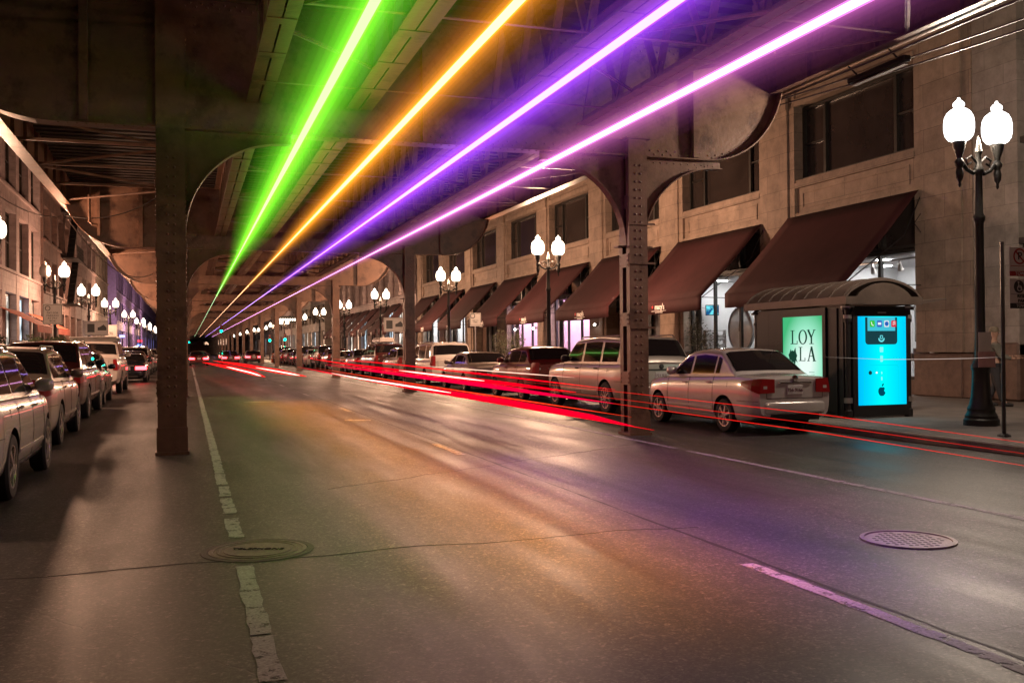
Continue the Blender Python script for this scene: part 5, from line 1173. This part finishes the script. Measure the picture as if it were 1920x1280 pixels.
        mb.add(vs, fs); o = mb.build('tail_light', tm, t); s_ = o.modifiers.new('s', 'SOLIDIFY'); s_.thickness = .012; s_.offset = 1
        z = (tz0+tz1)/2-.02; o2 = MB(); o2.box(xR-.022, xR-.006, sy*yc*.78, sy*yc*.92, z-.03, z+.02); o2.build('reversing_lens', M['clearlens'] if lights != 'on' else tm, o)
        mb = MB(); vs = []; fs = []
        for i in range(6):
            x = lerp(xF-.42, xF-.02, i/5)
            for z in (T(x)-.20, T(x)-.11, T(x)-.045): vs.append((x, sy*(side_y(x, z)+.006), z))
        for i in range(5):
            for k in range(2): q = i*3+k; fs.append((q, q+1, q+4, q+3))
        mb.add(vs, fs); mb.build('headlight', M['clearlens'], t, smooth=True)
    # rear plate, chrome, bumper line
    zp = P.get('zp', tail-.27); mb = MB(); mb.box(xR-.016, xR-.004, -.16, .16, zp-.08, zp+.08); pl = mb.build('number_plate', M['plate'], t, bevel=.004)
    if plate_txt: text(plate_txt, .085, M['platetext'], pl, (xR-.018, 0, zp-.005), FACE_NEGX, sx=1.)
    mb = MB(); mb.box(xR-.02, xR-.002, -.34, .34, zp+.11, zp+.145); mb.lathe([(.01, -.03), (.055, -.026), (.06, .0)], (xR, 0, zp+.20), n=16, axis='x'); mb.build('boot_trim', P.get('trim', M['chrome']), t, bevel=.005)
    mb = MB(); zb_ = clr+.22; mb.prism([(xR+.25+.0*k, 0) for k in range(0)]+[(xR+.10, -.86*Wd/2), (xR-.005, -.74*Wd/2), (xR-.045, -.45*Wd/2), (xR-.06, 0), (xR-.045, .45*Wd/2), (xR-.005, .74*Wd/2), (xR+.10, .86*Wd/2)], zb_-.05, zb_+.17, axis='z'); o = mb.build('bumper', P.get('bump', paint_), t, bevel=.045); o.modifiers['b'].segments = 4; o.data.polygons.foreach_set('use_smooth', [True]*len(o.data.polygons))
    mb = MB(); mb.box(xR-.004, xR+.02, -.5, .5, clr+.06, clr+.20); mb.box(xF-.03, xF+.012, -.42, .42, clr+.12, clr+.34); mb.build('lower_grille', M['plastic'], t)
    if P.get('rails'):
        for sy in (1, -1):
            mb = MB(); yy = sy*(gy((xr+xf)/2, H-.1)-.10); x0_, x1_ = xr+.02, xf-.1
            mb.tube([(x0_, yy, h(x0_)-.01), (x0_+.12, yy, h(x0_+.1)+.05), (x1_-.12, yy, h(x1_-.1)+.05), (x1_, yy, h(x1_)-.01)], .018, 6); mb.build('roof_rail', M['silver'] if P['rails'] == 1 else M['plastic'], t, smooth=True)
    if P.get('antenna'): mb = MB(); mb.tube([(xr-.15, -.3, h(xr-.15)), (xr-.42, -.3, h(xr-.15)+.22)], .005, 5); mb.build('antenna', M['plastic'], t)
    # wheels
    ns = P.get('spokes', 7)
    for sx in (-1, 1):
        for sy in (-1, 1):
            yo = sy*(Wd/2-.015); yi = sy*(Wd/2-.22)
            c = (sx*wb/2, 0, wr); mb = MB()
            mb.lathe([(wr*.62, yi), (wr*.9, yi), (wr, yi+sy*.03), (wr, yo-sy*.035), (wr*.93, yo-sy*.005), (wr*.80, yo), (wr*.68, yo-sy*.006), (wr*.665, yo-sy*.02), (wr*.62, yo-sy*.06)], c, n=32, axis='y', mat=None)
            tw_ = mb.build('wheel', M['tyre'], t, smooth=True)
            mb = MB(); R_ = wr*.66
            mb.lathe([(R_, yo-sy*.05), (R_, yo-sy*.008), (R_*.92, yo-sy*.010), (R_*.88, yo-sy*.03), (R_*.87, yo-sy*.07)], c, n=32, axis='y')
            for k in range(ns):
                a = 2*pi*k/ns+.3*sx; d = Vector((cos(a), 0, sin(a))); pth = .16*R_ if ns > 8 else .3*R_
                p0 = Vector(c)+d*R_*.12+Vector((0, yo-sy*.018, 0)); p1 = Vector(c)+d*R_*.92+Vector((0, yo-sy*.022, 0)); mb.beam(p0, p1, pth*(.8), .025, up=(0, 1, 0))
            mb.lathe([(R_*.24, yo-sy*.04), (R_*.24, yo-sy*.004), (.01, yo-sy*.002)], c, n=16, axis='y')
            mb.build('rim', P.get('rim', M['rim']), tw_)
            mb = MB(); mb.lathe([(R_*.86, yo-sy*.085), (R_*.86, yo-sy*.095), (.01, yo-sy*.095)], c, n=20, axis='y'); mb.build('brake_disc', M['seam'], tw_)
    mb = MB(); mb.box(-L/2+.4, L/2-.6, -Wd/2+.32, Wd/2-.32, clr-.03, clr+.25); mb.build('underbody', M['seam'], t)
    return t
SEDAN = dict(name='parked_sedan', L=4.47, W=1.70, H=1.53, wb=2.60, foh=.86, clr=.2, belt=.98, nose=.86, tail=1.02, deck=1.06, xw=.98, xf=.22, xr=-.98, xg=-1.62, tum=.30, wr=.31, dlo=[(-.98, -.50), (-.44, -.02 +.33)], doors=[.86, -.02, -.92], handles=[.12, -.78], tl=(.74, 1.0, .42), tlt=.9, tli=.60, zp=.80, spokes=6, antenna=1, rg=.10)
SEDAN['dlo'] = [(-1.06, -.92), (-.86, -.06), (.02, .86)]
CROSS = dict(name='parked_crossover', L=4.75, W=1.84, H=1.66, wb=2.72, foh=.95, clr=.24, belt=1.06, nose=.92, tail=1.12, deck=1.12, xw=1.05, xf=.25, xr=-1.55, xg=-2.02, tum=.32, wr=.355, dlo=[(-1.75, -1.02), (-.94, -.08), (0, .92)], doors=[.92, -.04, -1.0], handles=[.14, -.86], tl=(.86, 1.14, .34), zp=.86, spokes=5, rails=1, rg=.1)
SUV = dict(name='parked_suv', L=5.25, W=1.90, H=1.82, wb=3.25, foh=.92, clr=.30, belt=1.18, nose=1.08, tail=1.2, deck=1.2, xw=1.12, xf=.48, xr=-2.15, xg=-2.58, tum=.22, wr=.38, box=.7, dlo=[(-2.16, -1.32), (-1.20, -.22), (-.1, .95)], doors=[1.0, -.16, -1.26], handles=[.06, -1.1], tl=(.86, 1.2, .2), tli=.86, zp=.92, spokes=9, rails=1, rg=.10, hmat=M['plastic'], mirmat=M['plastic'], mould=True)
HATCH = dict(name='parked_hatchback', L=4.35, W=1.74, H=1.60, wb=2.55, foh=.88, clr=.22, belt=1.08, nose=.96, tail=1.12, deck=1.12, xw=.88, xf=.20, xr=-1.35, xg=-1.86, tum=.30, wr=.32, dlo=[(-1.5, -.98), (-.9, -.08), (0, .76)], doors=[.78, -.04, -.95], handles=[.12, -.8], tl=(.82, 1.14, .16), tli=.84, zp=.84, spokes=14, rg=.1)
OLDSED = dict(name='parked_saloon', L=5.0, W=1.84, H=1.42, wb=2.76, foh=1.02, clr=.2, belt=.93, nose=.76, tail=.92, deck=.99, xw=1.15, xf=.35, xr=-1.02, xg=-1.78, tum=.36, wr=.31, dlo=[(-1.2, -1.0), (-.92, 0), (.08, .98)], doors=[1.0, 0, -.98], handles=[.16, -.8], tl=(.62, .80, .34), tlt=.2, tli=.5, zp=.6, spokes=7, rg=.12, rs=.12)
VAN = dict(name='parked_minivan', L=4.9, W=1.95, H=1.80, wb=2.95, foh=.95, clr=.24, belt=1.1, nose=.98, tail=1.1, deck=1.1, xw=1.35, xf=.6, xr=-2.1, xg=-2.42, tum=.16, wr=.34, box=.8, dlo=[(-2.05, -1.3), (-1.2, -.1), (0, 1.15)], doors=[1.2, 0, -1.25], handles=[.15, -1.1], tl=(.8, 1.25, .14), tli=.88, zp=.85, spokes=7, rails=1)
PICK = dict(name='parked_pickup', L=5.6, W=2.0, H=1.95, wb=3.4, foh=.95, clr=.34, belt=1.32, nose=1.2, tail=1.3, deck=1.32, xw=1.3, xf=.72, xr=-1.9, xg=-2.2, tum=.2, wr=.40, box=.9, dlo=[(-1.8, -1.25), (-1.15, -.15), (-.05, 1.1)], doors=[1.12, -.1, -1.2], handles=[.1, -1.05], tl=(.88, 1.28, .12), tli=.84, zp=.62, spokes=6, rails=1, bump=M['chrome'], rg=.06)
GR, GL = 'cars parked along the right kerb', 'cars parked along the left kerb'
R90 = radians(90)
def place(t, x_out, y, side):      # x_out: X of the side that faces the road
    Wd = t['_w']; t.location = (x_out+side*Wd/2, y, 0); t.rotation_euler = (0, 0, R90)
def car(label, cat, P, pt, grp, x_out, y, side, **k):
    t = make_car(label, cat, P, pt, grp, **k); t.location = (x_out+side*P['W']/2, y, 0); t.rotation_euler = (0, 0, R90); return t
def copycar(src, P, label, x_out, y, side, new=None, grp=None):
    t = dup(src, (x_out+side*P['W']/2, y, 0), R90, label)
    if new: swap_mat(t, src['_p'], new)
    if grp: t['group'] = grp
    return t
car_s = car('silver four door sedan parked beside the bus shelter', 'car', SEDAN, P_SILVER, GR, 9.3, 16.78, 1, plate_txt='756 9166')
SUV2 = dict(SUV, trim=M['plastic'], mmat=M['silver'])
car_j = car('beige boxy four-wheel drive with roof rails behind the nearest right column', 'car', SUV2, P_CHAMP, GR, 9.25, 22.3, 1, plate_txt='721 SU1')
HR = dict(HATCH); car_r = car('dark red hatchback parked left of the beige four-wheel drive', 'car', HR, P_RED, GR, 9.3, 28.1, 1)
OS = dict(OLDSED); car_o = car('low rounded silver saloon with oval red tail lights', 'car', OS, P_SILVER2, GR, 9.35, 34.6, 1)
VN = dict(VAN, trim=M['plastic']); car_v = car('white van with a long dark rear window, beside the second right column', 'van', VN, P_WHITE, GR, 9.4, 40.9, 1)
CR = dict(CROSS); car_x = car('silver crossover with five spoke wheels, nearest on the left', 'car', dict(CROSS, spokes=5), P_SILVER, GL, -1.77, 12.92, -1, )
P_ = dict(P_SILVER=P_SILVER)
for c, p in ((car_s, P_SILVER), (car_j, P_CHAMP), (car_r, P_RED), (car_o, P_SILVER2), (car_v, P_WHITE), (car_x, P_SILVER)): pass
class _:
    pass
def cc(src, pold, P, pnew, label, x_out, y, side, grp):
    t = dup(src, (x_out+side*P['W']/2, y, 0), R90, label); swap_mat(t, pold, pnew); t['group'] = grp; return t
cc(car_r, P_RED, HATCH, P_SILVER2, 'pale silver hatchback just left of the second right column', 9.4, 47.2, 1, GR)
cd_ = cc(car_j, P_CHAMP, SUV, P_DRED, 'dark four-wheel drive with a pale roof box on the right', 9.4, 53.6, 1, GR)
t = thing('roof_box', 'pale roof box on top of the dark four-wheel drive', 'roof box', (cd_.location.x, 53.2, 1.9)); mb = MB(); mb.prism([(-.42, 0), (.42, 0), (.4, .2), (.3, .27), (-.3, .27), (-.4, .2)], -1.1, 1.1, axis='y'); mb.build('shell', P_WHITE, t, bevel=.04)
mb = MB(); [mb.box(-.6, .6, y-.03, y+.03, -.04, -.005) for y in (-.7, .7)]; mb.build('crossbar', M['silver'], t)
seq = [(car_s, P_SILVER, SEDAN, P_GREY, 'grey sedan parked two cars past the roof box'), (car_o, P_SILVER2, OLDSED, P_SILVER, 'silver saloon beside the third right column'), (car_r, P_RED, HATCH, P_DRED, 'maroon hatchback beyond the third right column'), (car_j, P_CHAMP, SUV, P_DARK, 'black four-wheel drive beyond the third right column'), (car_s, P_SILVER, SEDAN, P_WHITE, 'white sedan parked before the fourth right column'), (car_v, P_WHITE, VAN, P_DARK, 'black van parked by the fourth right column'), (car_o, P_SILVER2, OLDSED, P_BLUE, 'navy saloon far down the right kerb'), (car_r, P_RED, HATCH, P_GREY, 'grey hatchback far down the right kerb'), (car_s, P_SILVER, SEDAN, P_RED, 'red sedan near the cross street on the right'), (car_j, P_CHAMP, SUV, P_GREY, 'grey four-wheel drive last before the cross street')]
for i, (s_, po, P, pn, lab) in enumerate(seq): cc(s_, po, P, pn, lab, 9.4, 59.6+i*5.9, 1, GR)
car_x2 = cc(car_x, P_SILVER, CROSS, P_SILVER2, 'beige silver crossover, second in the left row', -2.03, 19.4, -1, GL)
car_x3 = cc(car_j, P_CHAMP, SUV, P_DRED, 'dark maroon four-wheel drive, third in the left row', -2.2, 26.4, -1, GL)
cc(car_s, P_SILVER, SEDAN, P_BLUE, 'small dark sedan squeezed before the white pickup', -2.3, 32.0, -1, GL)
car_p = car('white pickup with a tall tailgate and roof rack on the left', 'pickup truck', dict(PICK, trim=P_WHITE), P_WHITE, GL, -2.3, 40.2, -1)
mb = MB(); mb.box(-1.9, .6, -.8, .8, 2.06, 2.10); [mb.box(x, x+.05, -.78, .78, 1.93, 2.06) for x in (-1.7, -.6, .4)]; mb.build('roof_rack', M['silver'], car_p)
t = car('dark navy saloon with lit red tail lights past the white pickup', 'car', dict(OLDSED, zp=.7), P_BLUE, GL, -1.9, 52.9, -1, lights='on')
car_on = t
seqL = [(car_s, P_SILVER, SEDAN, P_DARK, 'black sedan on the left beyond the lit navy saloon'), (car_v, P_WHITE, VAN, P_GREY, 'grey van on the left beyond the black sedan'), (car_r, P_RED, HATCH, P_SILVER, 'silver hatchback far along the left kerb'), (car_o, P_SILVER2, OLDSED, P_DARK, 'black saloon far along the left kerb'), (car_x, P_SILVER, CROSS, P_GREY, 'grey crossover farthest along the left kerb')]
for i, (s_, po, P, pn, lab) in enumerate(seqL): cc(s_, po, P, pn, lab, -2.2, 60.5+i*6.2, -1, GL)
# traffic waiting at the lights
GT = 'cars waiting at the cross street'
for i, (x, y, lab) in enumerate(((.1, 100, 'red car with bright tail lights just right of the nearest left column'), (3.3, 106, 'red lit car waiting in the middle lane'), (3.5, 122, 'second car waiting in the middle lane'), (.4, 118, 'second car waiting in the left lane'), (6.0, 112, 'car waiting in the right lane under the tracks'))):
    d_ = cc(car_on, P_BLUE, OLDSED, (P_RED, P_RED, P_GREY, P_DRED, P_RED)[i], lab, x, y, 1, GT)
# ============================================================ PEOPLE
def skin_mesh(name, joints, edges, mat, parent, sub=2, root=0):
    me = bpy.data.meshes.new(name); me.from_pydata([j[0] for j in joints], edges, []); o = bpy.data.objects.new(name, me); COL.objects.link(o)
    sk = o.modifiers.new('skin', 'SKIN'); lay = me.skin_vertices[0].data
    for i, j in enumerate(joints): r = j[1]; lay[i].radius = (r, r) if not isinstance(r, tuple) else r
    lay[root].use_root = True; sk.use_smooth_shade = True
    ss = o.modifiers.new('sub', 'SUBSURF'); ss.levels = sub; ss.render_levels = sub
    dg = bpy.context.evaluated_depsgraph_get(); dg.update(); m2 = bpy.data.meshes.new_from_object(o.evaluated_get(dg)); bpy.data.objects.remove(o)
    m2.materials.clear(); m2.materials.append(mat); o = bpy.data.objects.new(name, m2); COL.objects.link(o); o.parent = parent; return o
def person(label, loc, rz, top, bot, pose='stand', cap=None):
    t = thing('person', label, 'person', loc, rz)
    st = .12 if pose == 'stand' else .28; ar = .35 if pose == 'reach' else 0
    # facing +x locally
    J = [((0, 0, .95), (.15, .12)), ((0, 0, 1.12), (.13, .11)), ((.0, 0, 1.30), (.16, .12)), ((0, 0, 1.43), (.10, .09)), ((0, 0, 1.50), .052), ((.01, 0, 1.56), .05),
         ((.015, 0, 1.63), .085), ((.01, 0, 1.71), .085), ((0, 0, 1.765), .05),
         ((0, .17, 1.41), .06), ((-.03 if not ar else .1, .23, 1.14), .045), ((.06 if not ar else .34, .22, .92 if not ar else 1.12), .034), ((.08 if not ar else .42, .22, .85 if not ar else 1.13), .03),
         ((0, -.17, 1.41), .06), ((-.02 if not ar else .1, -.23, 1.14), .045), ((.06 if not ar else .33, -.2, .92 if not ar else 1.08), .034), ((.08 if not ar else .41, -.19, .85 if not ar else 1.09), .03),
         ((0, .10, .88), .095), ((.03, .11, .50), .062), ((-st/2, .11, .10), .042), ((-st/2+.15, .12, .04), .035),
         ((0, -.10, .88), .095), ((.05, -.11, .50), .062), ((st/2, -.11, .10), .042), ((st/2+.15, -.12, .04), .035)]
    E = [(0, 1), (1, 2), (2, 3), (3, 4), (4, 5), (5, 6), (6, 7), (7, 8), (3, 9), (9, 10), (10, 11), (11, 12), (3, 13), (13, 14), (14, 15), (15, 16), (0, 17), (17, 18), (18, 19), (19, 20), (0, 21), (21, 22), (22, 23), (23, 24)]
    skin_mesh('body', J, E, M['skin'], t)
    jk = [(J[0][0], (.165, .135)), (J[1][0], (.15, .125)), (J[2][0], (.175, .14)), (J[3][0], (.11, .10)), ((0, 0, 1.475), .062)]+[(J[i][0], r) for i, r in ((9, .075), (10, .06), (11, .046), (13, .075), (14, .06), (15, .046))]
    skin_mesh('jacket', jk, [(0, 1), (1, 2), (2, 3), (3, 4), (3, 5), (5, 6), (6, 7), (3, 8), (8, 9), (9, 10)], top, t)
    skin_mesh('trousers', [((0, 0, .93), (.15, .13))]+[(J[i][0], r) for i, r in ((17, .105), (18, .078), (19, .06), (21, .105), (22, .078), (23, .06))], [(0, 1), (1, 2), (2, 3), (0, 4), (4, 5), (5, 6)], bot, t)
    for sy, k in ((1, 20), (-1, 24)): 
        p = Vector(J[k][0]); mb = MB(); mb.tube([(p.x-.17, p.y, .05), (p.x-.05, p.y, .05), (p.x+.07, p.y, .035)], [.048, .046, .03], 8); mb.build('shoe', M['plastic'], t, smooth=True)
    # face: nose, eyes, mouth, ears
    mb = MB(); mb.tube([(.085, 0, 1.665), (.115, 0, 1.63), (.09, 0, 1.622)], [.008, .015, .01], 6); mb.build('nose', M['skin'], t, smooth=True)
    mb = MB(); [mb.lathe([(.001, .082), (.01, .083), (.001, .091)], (0.0, y, 1.665), n=8, axis='x') for y in (-.032, .032)]; mb.box(.088, .094, -.022, .022, 1.592, 1.598); mb.build('eyes_and_mouth', M['seam'], t)
    bpy.data.objects['eyes_and_mouth'].name = 'face'
    for sy in (-1, 1): mb = MB(); mb.tube([(0, sy*.085, 1.62), (.0, sy*.095, 1.65), (-.01, sy*.088, 1.68)], [.008, .014, .01], 6); mb.build('ear', M['skin'], t, smooth=True)
    for hi, sy in ((12, 1), (16, -1)):
        h0 = Vector(J[hi][0]); d = (h0-Vector(J[hi-1][0])).normalized(); s_ = Vector((0, 1, 0)); jj = [(h0, .024), (h0+d*.05, .03)]; ee = [(0, 1)]
        for q in range(4):
            b = h0+d*.08+s_*(.027-.018*q); L_ = (.055, .07, .062, .045)[q]; jj += [(b, .011), (b+d*L_*.55+Vector((.006, 0, -.004)), .010), (b+d*L_+Vector((.014, 0, -.012)), .008)]; i0 = 2+q*3; ee += [(1, i0), (i0, i0+1), (i0+1, i0+2)]
        i0 = len(jj); b = h0+d*.02+s_*.03*sy+Vector((.02, 0, 0)); jj += [(b, .012), (b+d*.035+Vector((.01, 0, 0)), .009)]; ee += [(0, i0), (i0, i0+1)]
        skin_mesh('hand', [(tuple(a), r) for a, r in jj], ee, M['skin'], t, 1)
    mb = MB()
    if cap: mb.lathe([(.098, 1.69), (.104, 1.72), (.09, 1.78), (.05, 1.81), (.005, 1.815)], n=16); mb.add([(.07, -.07, 1.70), (.20, -.045, 1.685), (.20, .045, 1.685), (.07, .07, 1.70), (.07, -.07, 1.712), (.20, -.045, 1.695), (.20, .045, 1.695), (.07, .07, 1.712)], [(0, 1, 2, 3), (4, 5, 6, 7), (0, 1, 5, 4), (1, 2, 6, 5), (2, 3, 7, 6), (3, 0, 4, 7)]); mb.build('cap', cap, t, smooth=True)
    else: mb.lathe([(.085, 1.62), (.1, 1.68), (.098, 1.74), (.07, 1.79), (.01, 1.81)], (-.015, 0, 0), n=16); mb.build('hair', M['seam'], t, smooth=True)
    return t
person('person in a khaki cap and dark coat holding something out behind the nearest lamp post', (17.4, 17.2, .15), radians(-38), pbr('olive_shirt', (.12, .11, .09), .85), M['cloth1'], 'reach', M['cloth3'])
person('person in a dark coat walking at the far right corner', (12.4, 112, .15), radians(200), M['cloth1'], M['cloth2'], 'walk')
person('person in grey clothes standing at the far right corner', (13.6, 113, .15), radians(120), M['cloth2'], M['cloth1'])
# ============================================================ PLANTS
def leafcloud(name, parent, blobs, n, size, mat, loc=(0, 0, 0)):
    mb = MB(); vs = []; fs = []
    for i in range(n):
        c, r = random.choice(blobs); d = Vector((random.gauss(0, 1), random.gauss(0, 1), random.gauss(0, 1))).normalized()*(random.random()**.4)
        p = Vector(c)+Vector((d.x*r[0], d.y*r[1], d.z*r[2])); s_ = size*random.uniform(.6, 1.3); a = Vector((random.gauss(0, 1), random.gauss(0, 1), random.gauss(0, 1))).normalized()*s_; b = a.orthogonal().normalized()*s_*.5
        o = len(vs); vs += [p-a, p+b, p+a, p-b]; fs.append((o, o+1, o+2, o+3))
    mb.add(vs, fs); return mb.build(name, mat, parent)
def shrub(label, loc, w_, l_, h_, n, size, mat, planter=True):
    t = thing('shrub', label, 'shrub', loc); z0 = 0
    if planter: mb = MB(); mb.box(-w_*.55, w_*.55, -l_*.5, l_*.5, 0, .5); mb.box(-w_*.6, w_*.6, -l_*.53, l_*.53, .5, .56); mb.build('planter', M['kerb'], t, bevel=.02); z0 = .5
    mb = MB(); blobs = []
    for k in range(max(5, int(l_*3))):
        y = random.uniform(-.45, .45)*l_; x = random.uniform(-.3, .3)*w_; hh = h_*random.uniform(.6, 1); mb.tube([(x, y, z0), (x*1.4+random.uniform(-.1, .1), y+random.uniform(-.15, .15), z0+hh*.5), (x*1.8, y+random.uniform(-.3, .3), z0+hh)], [.03, .02, .008], 5)
        blobs.append(((x*1.5, y, z0+hh*.72), (w_*.38, l_*.22+.08, h_*.3)))
    mb.build('stem', M['bark'], t); leafcloud('foliage', t, blobs, n, size, mat); return t
shrub('leafy hedge behind the nearest left cars, at the left picture edge', (-5.2, 27, .15), 1.1, 5.0, 1.55, 6000, .06, M['leaf'])
shrub('leafy hedge between the left parking sign and the pictogram sign', (-5.3, 42.5, .15), 1.1, 6, 1.6, 5000, .07, M['leaf'])
shrub('low hedge beyond the second left street lamp', (-5.3, 57, .15), 1.1, 7, 1.6, 4000, .08, M['leaf'])
shrub('thin twiggy bush by the pier behind the silver sedan', (14.2, 24.6, .15), .8, .9, 1.9, 1300, .035, M['leaf2'])
shrub('thin twiggy bush in front of the pink display windows', (13.0, 38.6, .15), .9, 1.4, 1.7, 1500, .04, M['leaf2'])
# drains / litter bin
t = thing('litter_bin', 'dark round litter bin on the right pavement by the far awnings', 'litter bin', (12.4, 47, .15)); mb = MB(); mb.lathe([(.25, 0), (.27, .05), (.27, .8), (.3, .84), (.26, .95), (.1, 1.02)], n=18); mb.build('body', M['blackmetal'], t, smooth=True)
print('objects', len(bpy.data.objects))
